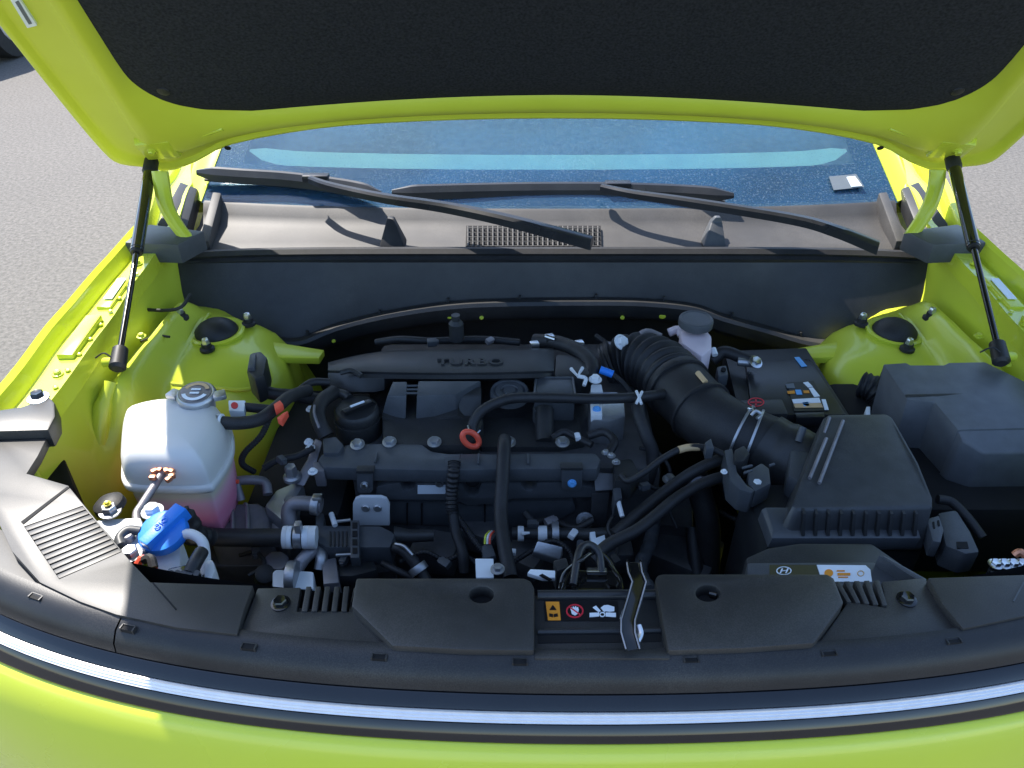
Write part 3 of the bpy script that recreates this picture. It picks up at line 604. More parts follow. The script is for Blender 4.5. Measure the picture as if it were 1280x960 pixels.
# large horizontal hose with clamps and the elbow above it
rh = hose('radiator_hose', [(235,670,.825),(290,672,.826),(345,672,.826),(392,671,.824)], 11.5, 'rubber', car, 'thick straight black hose at the lower left of the engine')
a, b = Z(345,672,.826), Z(392,671,.824); dx = (b-a).normalized()
for px, w_, m in ((357,.006,'white_plastic'),(363,.006,'label_white'),(373,.010,'alu'),(383,.008,'label_white'),(391,.010,'white_plastic')):
    ring(Z(px,671.6,.8255), dx, .0128, w_, .0018, 'hose_clamp', m, rh)
MB().box(Z(373,659,.845), (.008,.010,.014)).build('clamp_screw', 'alu', rh, bevel=.001)
el = hose('metal_elbow', [(362,655,.815),(361,640,.828),(366,631,.836),(380,629,.838),(402,632,.836)], 9.5, 'alu_dull', car, 'dull metal elbow pipe above the thick hose')
ring(Z(395,631,.837), Z(402,632,.836)-Z(380,629,.838), .0115, .010, .0022, 'hose_clamp', 'alu', el)
MB().box(Z(397,623,.850), (.012,.008,.010)).build('clamp_screw', 'steel', el, bevel=.001)
# cast alternator bracket with arm
br = prism('cast_bracket', [(330,632),(345,612),(362,605),(372,598),(380,606),(372,618),(366,640),(352,650),(340,640)], .825, .74, 'alu', car, bevel=.005, label='cast aluminium bracket left of the engine')
MB().loops([[Z(394,548,.865),Z(403,552,.865),Z(403,552,.845),Z(394,548,.845)],[Z(384,575,.85),Z(396,578,.85),Z(396,578,.83),Z(384,575,.83)],[Z(366,604,.835),Z(380,608,.835),Z(380,608,.81),Z(366,604,.81)]]).build('bracket_arm', 'alu_dull', br, bevel=.003)
bolt(Z(366,598,.838), .0085, br, 'alu', 'bracket_bolt', h=.022)
bolt(Z(362,628,.828), .007, br, 'alu', 'bracket_bolt')
prism('bracket_lug', [(338,642),(356,636),(362,648),(350,664),(338,662)], .800, .74, 'alu_dull', br, bevel=.005)
# ribbed cast housing with loop handle
hs = MB()
pr = [Z(262,628,.815), Z(322,626,.815), Z(336,634,.81), Z(338,668,.81), Z(260,668,.81)]
hg = hs.hexa(pr, [v-Vector((0,0,.12)) for v in pr]).build('cast_housing', 'alu_dull', car, bevel=.010, bseg=3, label='ribbed cast metal housing behind the blue cap')
for px in (270, 290, 309): MB().tube(spline([Z(px-3,630,.816), Z(px,634,.8185), Z(px+1,664,.814)], 4), .0025, 8).build('housing_rib', 'alu', hg)
MB().tube(spline([Z(276,626,.822), Z(279,612,.832), Z(294,602,.838), Z(318,600,.838), Z(332,604,.834), Z(335,618,.826)], 6), .0065, 10).build('loop_handle', 'alu_dull', hg)
MB().tube([Z(296,602,.842), Z(301,625,.82)], [.004,.006], 10).build('handle_web', 'alu_dull', hg); MB().box(Z(295,602,.846), (.008,.005,.004)).build('red_dab', 'red_plastic', hg, bevel=.001)
# water pump neck at the bottom
wp = prism('pump_neck', [(340,715),(345,711),(392,714),(392,736),(340,736)], .800, .74, 'label_white', car, bevel=.004, label='pale metal pipe neck just behind the front trim')
ring(Z(366,722,.802), (1,0,0), .018, .012, .003, 'neck_band', 'alu', wp)
prism('octagon_disc', disc_px(346,700,16,12,8,R(22)), .795, .78, 'alu_dull', wp, bevel=.002)
MB().lathe(Z(331,717,.80), [(.012,-.03),(.012,0),(.008,.002)], (.3,-.4,.8), 16).build('pump_plug', 'rubber', wp)
MB().tube(spline([Z(398,684,.80), Z(386,692,.805), Z(374,706,.80), Z(366,724,.79)], 6), .009, 12).build('pump_pipe', 'alu_dull', wp)
MB().tube(spline([Z(398,682,.80), Z(402,696,.80), Z(400,712,.79)], 5), .008, 12).build('pump_pipe', 'alu', wp)
eh = hose('elbow_hose', [(493,684,.81),(504,688,.81),(514,698,.805),(524,712,.795),(533,726,.785)], 7.5, 'rubber', car, 'short black elbow hose with a bright clamp')
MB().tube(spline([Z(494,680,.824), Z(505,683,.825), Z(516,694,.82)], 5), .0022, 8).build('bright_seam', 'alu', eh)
ring(Z(523,711,.796), Z(533,726,.785)-Z(514,698,.805), .0105, .010, .002, 'hose_clamp', 'alu', eh)
prism('lower_harness', [(420,706),(468,700),(472,712),(440,720),(420,720)], .79, .77, 'plastic', car, bevel=.004, label='dark harness holder behind the left trim panel')
prism('grey_duct', [(402,700),(420,696),(424,728),(404,730)], .80, .76, 'alu_dull', car, bevel=.003, label='narrow grey metal duct behind the left trim vent')
# fuel line with clips
fl = MB().tube(spline([Z(640,667,.80), Z(680,667,.80), Z(740,668,.80), Z(790,664,.80)], 6), .0085, 14).build('fuel_line', 'plastic', car, label='horizontal dark pipe with white clips at the engine front')
for px, w_, m, r in ((651,.008,'white_plastic',.010),(678,.012,'white_plastic',.0105),(694,.009,'alu',.016)): ring(Z(px,667,.80), (1,.0,0), r-.002, w_, .002, 'line_clip', m, fl)
MB().tube([Z(652,667,.812), Z(662,666,.812)], [.003,.0015], 8).build('clip_point', 'white_plastic', fl)
prism('white_clip', [(737,665),(744,664),(745,672),(756,668),(757,674),(744,684),(740,682)], .812, .80, 'label_white', fl, bevel=.001)
hex8('foil_bracket', [(666,690,.82),(672,676,.83),(704,684,.83),(700,700,.815)], [(664,696,.81),(670,682,.81),(704,692,.81),(700,708,.80)], 'alu', car, .002)['label'] = 'bright folded metal bracket left of the hood lock'
p2 = prism('paper_tag', [(659,716),(663,711),(694,713),(694,722),(678,722)], .905, .899, 'label_white', car, bevel=.001, label='white tag with a black mark left of the hood lock')
prism('tag_mark', [(674,719),(678,717),(690,724),(686,725)], .9062, .9045, 'label_black', p2, bevel=0)
prism('plug_connector', [(691,700),(708,696),(712,708),(696,714)], .895, .86, 'plastic', car, bevel=.003, label='small black plug beside the hood lock')
prism('pale_tab', [(594,698),(617,698),(617,722),(595,722)], .83, .82, 'label_white', car, bevel=.001, label='small pale square tab behind the left trim panel')
ct = prism('wired_plug', [(602,682),(614,678),(620,694),(604,698)], .83, .80, 'plastic_grey', car, bevel=.002, label='grey plug with coloured wires behind the left trim panel')
for dx, m in ((0,'paint_in'),(3,'white_plastic'),(6,'red_plastic')): MB().tube(spline([Z(606+dx,680,.832), Z(607+dx,670,.838), Z(612+dx,664,.83)], 4), .0014, 6).build('wire', m, ct)
bolt(Z(622,712,.84), .006, ct, 'alu', 'plug_bolt')
# dark oddments filling the depth in front of and beside the engine
for px, py, z, s in ((545,690,.74,.05),(600,665,.74,.05),(460,712,.72,.06),(655,700,.76,.04),(760,690,.74,.05),(820,650,.70,.08),(850,700,.68,.08),(300,700,.72,.08)):
    MB().box(Z(px,py,z), (s*1.3,s,s*.8), Matrix.Rotation(random.uniform(-.6,.6),3,'Z')).build('engine_lug', 'cast', eb_, bevel=.008)

# looms, leads and small fittings crowding the gap in front of the engine
LEADS = [[(640,704,.80),(662,690,.81),(690,676,.81),(712,690,.80),(716,712,.79)], [(655,640,.81),(668,652,.80),(690,650,.79),(718,660,.79),(742,650,.80)], [(770,640,.82),(760,660,.81),(772,684,.80),(764,706,.80)],
         [(500,702,.78),(530,690,.79),(556,700,.78),(580,694,.78),(604,712,.77)], [(478,704,.79),(494,712,.79),(520,724,.78)], [(800,560,.86),(822,566,.85),(838,590,.83),(832,622,.80),(846,660,.77)], [(780,618,.83),(800,606,.84),(830,612,.83),(852,600,.84)],
         [(330,585,.85),(348,575,.86),(372,570,.86),(392,560,.87)], [(310,720,.80),(330,706,.80),(320,690,.79),(300,694,.78)], [(745,420,.87),(762,432,.87),(774,440,.86)], [(470,428,.87),(500,424,.88),(540,426,.88),(600,424,.88),(650,428,.88)], [(905,470,.87),(890,480,.86),(880,470,.86)],
         [(900,640,.76),(925,650,.77),(950,640,.79),(965,655,.80)], [(690,548,.866),(705,540,.87),(722,548,.868),(740,556,.868)]]
for i, pts_ in enumerate(LEADS):
    hose('wiring_lead', pts_, (3.2, 4.4, 2.6)[i % 3], 'rubber', eb_, ribs=(28, 0, 0)[i % 3], amp=.09)
for i, (px, py, z, rx, m) in enumerate(((665,655,.812,5,'plastic_grey'),(688,652,.80,6,'alu_dull'),(716,668,.81,5,'white_plastic'),(726,684,.81,6,'plastic_grey'),(770,700,.82,5,'plastic'),(556,704,.79,6,'plastic_grey'),(640,690,.81,4,'white_plastic'),(806,608,.845,5,'plastic_grey'),(834,618,.81,6,'alu_dull'),(430,700,.80,5,'plastic_grey'),(320,690,.79,6,'plastic_grey'),(352,575,.865,5,'plastic_grey'),(762,432,.875,5,'alu_dull'),(540,428,.885,5,'plastic_grey'),(612,426,.885,4,'alu_dull'),(925,652,.775,6,'plastic'),(722,546,.872,4,'white_plastic'))):
    c_ = Z(px, py, z); q = rx/F*depth(c_); M_ = Matrix.Rotation(.5*i, 3, 'Z') @ Matrix.Rotation(.3*math.sin(i), 3, 'X')
    MB().box(c_, (q*2.4, q*1.7, q*1.6), M_).box(c_ + M_ @ Vector((q*1.3,0,0)), (q*.8, q*1.1, q*1.0), M_).build('wire_plug', m, eb_, bevel=q*.2)
for px, py, z in ((598,574,.875),(660,574,.875),(470,572,.875)): MB().box(Z(px,py,z), (.003,.020,.004)).build('beam_rib', 'plastic_grey', bm_, bevel=.0008)

MB().box((-.375,.90,.60), (.14,.30,.40)).build('dark_gap_block', 'void', eb_, bevel=.02)  # dark block added to black out the green apron in the gap
# ---------------------------------------------------------------- throttle, intake hose
tb = prism('throttle_block', [(736,489),(772,489),(780,498),(782,520),(762,526),(738,524)], .885, .84, 'alu', car, bevel=.004, label='bright cast throttle block beside the intake hose')
prism('throttle_plate', [(738,503),(752,503),(753,519),(739,519)], .892, .880, 'white_plastic', tb, bevel=.001)
bolt(Z(746,512,.892), .0042, tb, 'label_blue', 'glint_bolt', (0,-.3,1))  # blue colour paints a small glint on this bolt
slab('throttle_leg', [(739,519),(752,519),(751,546),(741,546)], Z(745,519,.88).y, .006, 'alu_dull', tb)
slab('throttle_leg', [(756,530),(776,528),(776,545),(758,548)], Z(760,530,.87).y, .02, 'alu', tb)
bolt(Z(744,475,.90), .0068, tb, 'white_plastic', 'cap_screw'); prism('throttle_lug', [(739,480),(752,480),(754,490),(738,490)], .894, .88, 'white_plastic', tb, bevel=.002)
bl_ = MB().tube([Z(750,462,.90), Z(766,468,.895)], .006, 12).build('blue_plug', 'blue_plastic', car, label='small blue plug behind the throttle')
MB().tube(spline([Z(766,468,.895), Z(780,480,.885), Z(795,500,.87)], 5), .004, 8).build('plug_lead', 'rubber', bl_)
lh = hose('bypass_hose', [(668,426,.885),(695,428,.893),(718,436,.898),(734,448,.898),(740,462,.893),(733,476,.885)], 9.5, 'rubber', car, 'bent black hose at the rear right of the engine cover')
MB().tube([Z(714,461,.905), Z(722,470,.908), Z(728,460,.907)], .0028, 8).build('twist_clip', 'white_plastic', lh)
MB().tube(spline([Z(722,470,.908), Z(732,473,.905), Z(730,482,.90)], 4), .003, 8).build('twist_clip', 'white_plastic', lh)
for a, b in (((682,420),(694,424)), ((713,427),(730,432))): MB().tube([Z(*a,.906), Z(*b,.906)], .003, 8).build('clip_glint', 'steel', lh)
pts = [(762,462,.838),(780,455,.850),(802,452,.864),(825,461,.874),(843,480,.878)]
wv = [P3(p) for p in pts]; path = spline(wv, 20); r0 = 38/F*depth(wv[2])
ih = MB().tube(path, [r0*(.86 + .10*(i/80) + .075*math.sin(i*2*math.pi/8.4)) for i in range(len(path))], 36).build('intake_hose', 'rubber', car, smooth=60, label='large ribbed black air intake hose sweeping to the filter box')
p2_ = [P3(q) for q in ((843,480,.878),(862,499,.880),(886,523,.879),(921,543,.876),(960,558,.872))]
sp2 = spline(p2_, 8); MB().tube(sp2, [r0*(.97 - .11*i/len(sp2)) for i in range(len(sp2))], 36).build('smooth_duct', 'rubber', ih, smooth=60)
def band(path, i, r, w_, t, m, name): return ring(path[i], path[min(i+1,len(path)-1)]-path[i-1], r, w_, t, name, m, ih)
band(sp2, 2, r0*.97, .012, .004, 'rubber', 'duct_band'); band(sp2, 13, r0*.925, .005, .004, 'rubber', 'duct_rim')
band(path, 8, r0*.86, .006, .004, 'rubber', 'duct_rim'); band(path, 2, r0*.84, .010, .004, 'plastic', 'duct_rim')
for i in (25, 28): band(sp2, i, r0*.895, .0035, .0022, 'alu', 'spring_clamp')
MB().tube(spline([Z(939,519,.92), Z(945,514,.925), Z(951,518,.922), Z(946,523,.92)], 4), .0022, 8).build('clamp_ear', 'alu', ih)
bolt(Z(938,512,.92), .003, ih, 'steel', 'clamp_pin')
MB().tube([Z(872,466,.928), Z(882,478,.926)], .0040, 8).build('duct_sun_spot', 'label_tan', ih)  # tan stub coloured as the warm sunlit spot on the hose
dk = [P3(q) for q in ((955,556,.872),(975,568,.868),(1005,585,.862),(1030,598,.858))]
MB().tube(spline(dk, 5), [r0*.93]*5+[r0*.98]*6+[r0*.90]*5, 32).build('sensor_duct', 'plastic', ih, smooth=40)
prism('duct_collar', [(988,560),(1010,552),(1020,572),(1008,606),(985,594)], .905, .87, 'plastic_grey', ih, bevel=.006)
MB().tube([Z(998,552,.91), Z(1004,534,.925)], .005, 10).build('duct_peg', 'plastic_grey', ih)
# breather hoses to the right of the engine
hose('breather_hose', [(797,506,.895),(799,520,.888),(808,545,.872),(816,568,.85),(812,596,.82),(798,625,.78),(784,655,.74)], 8.5, 'rubber', car, 'black hose dropping from the white clip behind the throttle')
hose('heater_hose', [(930,592,.872),(890,600,.872),(850,620,.868),(800,660,.862),(762,680,.858),(740,700,.85)], 7.8, 'rubber', car, 'lower of two parallel black hoses beside the engine')
hose('heater_hose', [(905,572,.880),(870,588,.868),(840,608,.852),(800,640,.835),(768,668,.82)], 7.5, 'rubber', car, 'upper of two parallel black hoses beside the engine')
cw = hose('curved_cable', [(776,594,.868),(786,601,.868),(806,590,.880),(830,572,.893),(856,560,.900),(885,560,.900),(908,570,.895)], 4.2, 'rubber', car, 'thin arched cable with a tan wrap right of the engine')
mw = hose('cable_wrap', [(848,562.5,.899),(860,559.5,.900),(874,559,.900)], 4.7, 'label_tan', cw)
bigv = hose('lower_hose', [(868,590,.83),(876,620,.80),(884,650,.77),(886,690,.72),(884,722,.68)], 15, 'rubber', car, 'thick vertical black hose left of the filter box')
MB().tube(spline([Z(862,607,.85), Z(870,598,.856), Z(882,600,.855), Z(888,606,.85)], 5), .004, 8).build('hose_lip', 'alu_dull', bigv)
hose('lower_hose', [(866,660,.74),(868,690,.72),(872,722,.70)], 9, 'rubber', car, 'slim vertical hose behind the right trim panel')
hose('blue_grey_loom', [(818,650,.76),(812,680,.76),(800,712,.78),(812,740,.80)], 9, 'plastic_grey', car, 'grey cable loom beside the release lever', ribs=8, amp=.06)
gp = prism('solenoid_valve', [(905,562),(916,560),(922,590),(934,606),(944,612),(940,616),(925,612),(912,600)], .905, .87, 'plastic_grey', car, bevel=.003, label='grey solenoid valve hanging on the intake duct')
prism('valve_plug', [(935,588),(952,578),(962,585),(964,604),(944,614),(936,604)], .905, .875, 'plastic_grey', gp, bevel=.003)
prism('valve_plug', [(918,562),(930,556),(938,566),(930,576),(918,576)], .912, .88, 'plastic', gp, bevel=.003)
bolt(Z(946,606,.90), .0055, gp, 'white_plastic', 'valve_pip'); bolt(Z(905,590,.905), .003, gp, 'white_plastic', 'valve_pip')
for a, b in (((928,585),(940,582)), ((930,591),(940,588)), ((962,582),(968,580))): MB().tube([Z(*a,.912), Z(*b,.912)], .0018, 6).build('valve_wire', 'plastic_grey', gp)
prism('cable_clip', [(881,553),(889,547),(893,560),(883,561)], .918, .90, 'plastic_grey', cw, bevel=.002)
jb = prism('harness_junction', [(766,575),(790,572),(800,590),(790,604),(768,600)], .862, .83, 'plastic', car, bevel=.005, label='black harness junction at the right end of the engine beam')
for px, py in ((757,566),(764,570),(770,578)): bolt(Z(px,py,.872), .004, jb, 'alu', 'junction_screw')
MB().tube(spline([Z(735,545,.87), Z(755,540,.875), Z(768,552,.872), Z(760,568,.868)], 6), .006, 10).build('junction_lead', 'rubber', jb)
hg2 = prism('grey_plug', [(766,610),(776,608),(778,622),(768,626)], .85, .82, 'plastic_grey', car, bevel=.002, label='grey plug with a pale wire right of the engine')
MB().tube([Z(772,624,.845), Z(778,646,.835)], .0032, 8).build('pale_wire', 'white_plastic', hg2)
bolt(Z(837,600,.83), .007, bigv, 'alu', 'hose_bolt')
# ---------------------------------------------------------------- brake fluid reservoir
rb = prism('brake_fluid_tank', [(850,412),(884,412),(890,420),(890,436),(878,446),(852,428)], .908, .84, 'pink_white', car, bevel=.006, label='small milky brake fluid tank with a grey cap')
cpb = MB().lathe(Z(870,401,.926), [(.022,-.012),(.027,-.008),(.0275,.001),(.0265,.004),(.0235,.0048),(.022,.0036),(.008,.0036)], (0,0,1), 30).build('tank_cap', 'plastic_grey', rb)
MB().tube(spline([Z(836,416,.89), Z(848,412,.895), Z(852,420,.89)], 4), .007, 8).build('tank_spout', 'pink_white', rb)
bolt(Z(776,428,.90), .009, rb, 'white_plastic', 'master_nut', (.5,-.5,.7)); MB().tube(spline([Z(795,428,.888), Z(808,418,.892), Z(825,424,.888)], 4), .010, 10).build('booster_pipe', 'alu_dull', rb)
# ---------------------------------------------------------------- battery
bt = prism('battery', [(905,438),(1008,434),(1064,521),(925,521)], .868, .70, 'plastic', car, bevel=.004, label='black battery behind the filter box')
prism('battery_lid', [(932,452),(1012,448),(1058,518),(940,519)], .875, .862, 'plastic_smooth', bt, bevel=.003)
prism('terminal_cover', [(905,500),(978,498),(986,517),(912,518)], .890, .86, 'plastic', bt, bevel=.004)
ring_px('plus_ring', 945, 502.5, 10.5, 5.6, 1.7, .890, 'label_red', bt)
for q in ([(938,502),(952,502),(952,503.4),(938,503.4)], [(944,499),(946,499),(946,506),(944,506)]): sticker('plus_sign', q, .8900, 'label_red', bt)
LZ = .8755
bl = sticker('battery_label', [(984,478),(1017,476),(1036,513),(993,514)], LZ, 'label_black', bt, label='colourful battery label with white and tan fields')
for q, m in (([(984,489),(993,488),(994,491.5),(985,492)],'label_orange'), ([(994,487),(1001,487),(1003,493),(996,493)],'label_blue'), ([(1004,488),(1011,488),(1012,491),(1005,491)],'label_orange'),
             ([(1004,478),(1010,477),(1016,483),(1010,484)],'label_white'), ([(1011,485),(1016,484),(1025,495),(1018,496)],'label_white'), ([(990,499),(1024,497),(1026,503),(992,504)],'label_white'), ([(992,504.5),(1026,503.5),(1029,509),(994,509.5)],'label_tan'),
             ([(1003,503),(1010,502),(1012,507),(1005,508)],'label_blue'), ([(1027,499),(1032,499),(1036,512),(1031,512)],'label_white'), ([(982,480),(992,479),(994,485),(984,485)],'sticker_ink')):
    sticker('label_field', q, LZ+.0008, m, bl)
prism('label_lip', [(994,516),(1030,515),(1031,521),(996,522)], .876, .86, 'plastic_smooth', bt, bevel=.001)
sticker('date_strip', [(993,446.5),(999,446),(1009,457.5),(1002,458.5)], .8755, 'label_blue', bt)
ng = MB().tube([Z(922,452,.89), Z(944,454,.89)], .007, 12).build('terminal_clamp', 'alu', bt); bolt(Z(944,453,.895), .0075, bt, 'steel', 'terminal_nut', (.2,-.4,.8))
cn = prism('cable_shoe', [(896,458),(908,456),(911,468),(898,471)], .892, .87, 'plastic_grey', bt, bevel=.003); MB().lathe(Z(904,463,.893), [(.004,0),(.004,.003)], (0,-.4,1), 10).build('shoe_hole', 'void', bt)
MB().tube(spline([Z(890,450,.88), Z(905,440,.892), Z(925,446,.892), Z(940,452,.89)], 6), .010, 10).build('battery_cable', 'rubber', bt)
MB().tube([Z(891,436,.90), Z(894,444,.895)], .005, 8).build('cable_tip', 'white_plastic', bt)
# ---------------------------------------------------------------- air filter box
AZ = .935
ab = MB().hexa([Z(1036,518,AZ), Z(1108,517,AZ), Z(1116,522,AZ), Z(1148,578,AZ-.002), Z(1166,622,AZ-.006), Z(1166,634,AZ-.009), Z(996,636,AZ-.012), Z(990,632,AZ-.012), Z(1030,522,AZ-.001)],
               [Z(1036,518,AZ)-Vector((.01,-.01,.09)), Z(1108,517,AZ)-Vector((-.01,-.01,.09)), Z(1116,522,AZ)-Vector((-.012,0,.09)), Z(1148,578,AZ)-Vector((-.008,0,.09)), Z(1168,622,AZ)-Vector((-.004,.0,.095)), Z(1168,636,AZ)-Vector((-.002,.006,.06)), Z(992,638,AZ)-Vector((.004,.006,.06)), Z(984,634,AZ)-Vector((.006,0,.06)), Z(1026,522,AZ)-Vector((.010,0,.09))]).build('air_filter_box', 'box_plastic', car, bevel=.005, label='wedge shaped black air filter box with fins on its front edge')
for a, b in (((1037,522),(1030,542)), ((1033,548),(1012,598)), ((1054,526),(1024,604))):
    MB().tube([Z(*a,AZ+.0005), Z(*b,AZ-.004)], .0022, 8).build('lid_ridge', 'alu_dull', ab)  # pale metal colour stands for glints along the plastic ridges
f0, f1 = Z(992,640,AZ-.014), Z(1148,640,AZ-.014)
for i in range(10):
    p = Z(1005+15.6*i, 641, AZ-.014); MB().loops([[p+Vector((-.0016,.006,.002)), p+Vector((.0016,.006,.002)), p+Vector((.0016,-.002,.0)), p+Vector((-.0016,-.002,.0))], [p+Vector((-.0016,.006,-.026)), p+Vector((.0022,.006,-.026)), p+Vector((.0022,-.013,-.024)), p+Vector((-.0016,-.013,-.024))]]).build('lid_fin', 'plastic', ab)
p = f0; MB().loops([[Vector((f0.x-.020, f0.y-.006, AZ-.036)), Vector((f1.x+.004, f0.y-.006, AZ-.036)), Vector((f1.x+.004, f0.y+.03, AZ-.036)), Vector((f0.x-.020, f0.y+.03, AZ-.036))], [Vector((f0.x-.024, f0.y-.016, AZ-.040)), Vector((f1.x+.004, f0.y-.016, AZ-.040)), Vector((f1.x+.004, f0.y+.03, AZ-.040)), Vector((f0.x-.024, f0.y+.03, AZ-.040))], [Vector((f0.x-.026, f0.y-.016, AZ-.056)), Vector((f1.x+.002, f0.y-.016, AZ-.056)), Vector((f1.x+.002, f0.y+.03, AZ-.056)), Vector((f0.x-.026, f0.y+.03, AZ-.056))]]).build('box_flange', 'plastic_grey', ab, bevel=.001)
MB().box(((f0.x+f1.x)/2, f0.y+.05, .78), (.19,.11,.18)).build('box_base', 'plastic', ab, bevel=.01)
MB().tube(spline([Z(1000,560,.90), Z(985,600,.86), Z(960,640,.82), Z(956,664,.80)], 6), .012, 10).build('box_drain', 'rubber', ab)
# clip and connector at its right end
sc_ = prism('flow_sensor', [(1172,640),(1196,636),(1214,664),(1226,690),(1208,692),(1182,682)], .895, .86, 'plastic_grey', car, bevel=.005, label='grey flow sensor plug right of the filter box')
prism('sensor_clip', [(1158,648),(1174,644),(1180,662),(1176,678),(1166,676)], .905, .88, 'plastic_grey', sc_, bevel=.002)
for q in ([(1166,652),(1168,652),(1169,660),(1167,660)], [(1172,650),(1174,650),(1175,657),(1173,657)]): prism('clip_slot', q, .9062, .903, 'void', sc_, bevel=0)
prism('sensor_window', [(1196,677),(1209,677),(1211,685),(1197,685)], .8962, .892, 'void', sc_, bevel=0)
hose('sensor_loom', [(1172,624,.89),(1190,628,.888),(1210,648,.88),(1228,672,.87)], 6, 'rubber', sc_)
# intake snorkel with stickers
sn = prism('intake_snorkel', [(932,696),(960,684),(1000,678),(1090,678),(1150,720),(1150,740),(936,740)], .915, .86, 'plastic', car, bevel=.005, label='flat black intake snorkel behind the right trim panel')
prism('snorkel_front', [(934,703),(1092,702),(1138,726),(1138,740),(934,740)], .919, .89, 'plastic_grey', sn, bevel=.003)
prism('snorkel_bar', [(1098,694),(1106,694),(1160,724),(1152,728)], .935, .90, 'plastic_grey', sn, bevel=.002)
NZ = .919
ol = sticker('sticker', [(962,706),(1020,706),(1026,728),(962,728)], NZ, 'label_olive', sn)
ring_px('oval_emblem', 980, 713.2, 9.5, 5.2, 1.2, NZ+.0008, 'label_white', ol)
sticker('emblem_stroke', [(974.5,716),(976.5,716),(979,710.4),(977,710.4)], NZ+.0008, 'label_white', ol); sticker('emblem_stroke', [(981.5,716),(983.5,716),(986,710.4),(984,710.4)], NZ+.0008, 'label_white', ol); sticker('emblem_stroke', [(977,713.8),(983,713.0),(983.4,712.4),(977.5,713)], NZ+.0008, 'label_white', ol)
wl = sticker('sticker', [(1021,706),(1082,706.5),(1088,712),(1090,727),(1028,727)], NZ, 'label_white', sn, label='white sticker with orange print')
sticker('orange_dot', disc_px(1036,716,5.5,4.6,18), NZ+.0008, 'label_orange', wl)
for q in ([(1046,712.5),(1056,712.5),(1056,714),(1046,714)], [(1047,716),(1063,716),(1063,719),(1047,719)], [(1048,720.5),(1060,720.5),(1060,721.8),(1048,721.8)]): sticker('print_line', q, NZ+.0008, 'label_orange', wl)
ring_px('round_symbol', 1076, 716.5, 4.4, 3.6, 1.0, NZ+.0008, 'label_tan', wl)
# ---------------------------------------------------------------- fuse box
FZ2 = .945
fb = MB(); tp = [(1104,455,.945),(1133,453,.950),(1138,456,.949),(1180,456,.949),(1186,453,.950),(1231,452,.950),(1268,470,.948),(1320,496,.944),(1320,534,.936),(1197,537,.936),(1168,502,.941),(1134,499,.941)]
T = [P3(p) for p in tp]
fbx = fb.hexa(T, [Vector((v.x+(.006 if v.x < .55 else 0), v.y, .84)) for v in T]).build('fuse_box', 'fuse_grey', car, bevel=.0025, smooth=18, label='large dark grey fuse box with a stepped lid on the right')
MB().hexa([Z(1131,493,.9425), Z(1266,490,.9440), Z(1310,500,.9430), Z(1310,503,.942), Z(1266,494,.943), Z(1132,497,.9415)], [Z(1131,493,.935), Z(1266,490,.937), Z(1310,500,.936), Z(1310,503,.935), Z(1266,494,.936), Z(1132,497,.935)]).build('lid_step', 'plastic', fbx, bevel=.001)
T2 = [P3(p) for p in ((1197,537,.9345),(1320,534,.9345),(1320,566,.917),(1230,567,.917),(1203,551,.926))]
MB().hexa(T2, [Vector((v.x, v.y, .85)) for v in T2]).build('lid_front', 'fuse_grey', fbx, bevel=.003)
q = [Z(1104,456,.944), Z(1133,499,.940), Z(1125,520,.90), Z(1094,482,.90)]; MB().hexa(q, [v+Vector((.02,0,-.03)) for v in q]).build('lid_side', 'plastic', fbx, bevel=.003)
MB().box(Z(1262,583,.88), (.022,.012,.012)).build('lid_latch', 'alu_dull', fbx, bevel=.002); MB().box(Z(1244,580,.885), (.006,.012,.014)).build('lid_latch', 'plastic_grey', fbx, bevel=.002)
b0 = [Vector((.42,.70,.86)), Vector((.70,.70,.86)), Vector((.70,.98,.86)), Vector((.42,.98,.86))]
MB().hexa(b0, [v-Vector((0,0,.12)) for v in b0]).build('fuse_box_base', 'void', fbx, bevel=.01)
fh = hose('fuse_box_loom', [(1076,480,.88),(1092,486,.88),(1104,500,.87),(1112,530,.85)], 16, 'rubber', car, 'thick black cable loom entering the fuse box', ribs=8, amp=.08)
prism('loom_pin', [(1083,508),(1088,508),(1088,520),(1082,520)], .885, .87, 'label_white', fh, bevel=.001)
for k in range(3): hose('wiring_loom', [(1180+10*k,560,.84),(1195+8*k,600,.80),(1225+6*k,630,.76),(1262,650,.72)], 4, 'rubber', car)
hose('dark_pipe', [(1246,630,.80),(1258,655,.78),(1266,690,.76)], 10, 'rubber', car, 'dark upright pipe at the right edge')
hl = prism('lamp_connector', [(1236,707),(1250,700),(1276,704),(1290,712),(1290,720),(1238,720)], .93, .90, 'black_steel', car, bevel=.004, label='black lamp connector at the right edge behind the trim')
for k in range(4): bolt(Z(1244+11*k,706,.932), .005, hl, 'steel', 'lamp_pin')
MB().tube(spline([Z(1268,694,.935), Z(1276,690,.94), Z(1286,700,.935)], 4), .004, 8).build('copper_lead', 'copper', hl)
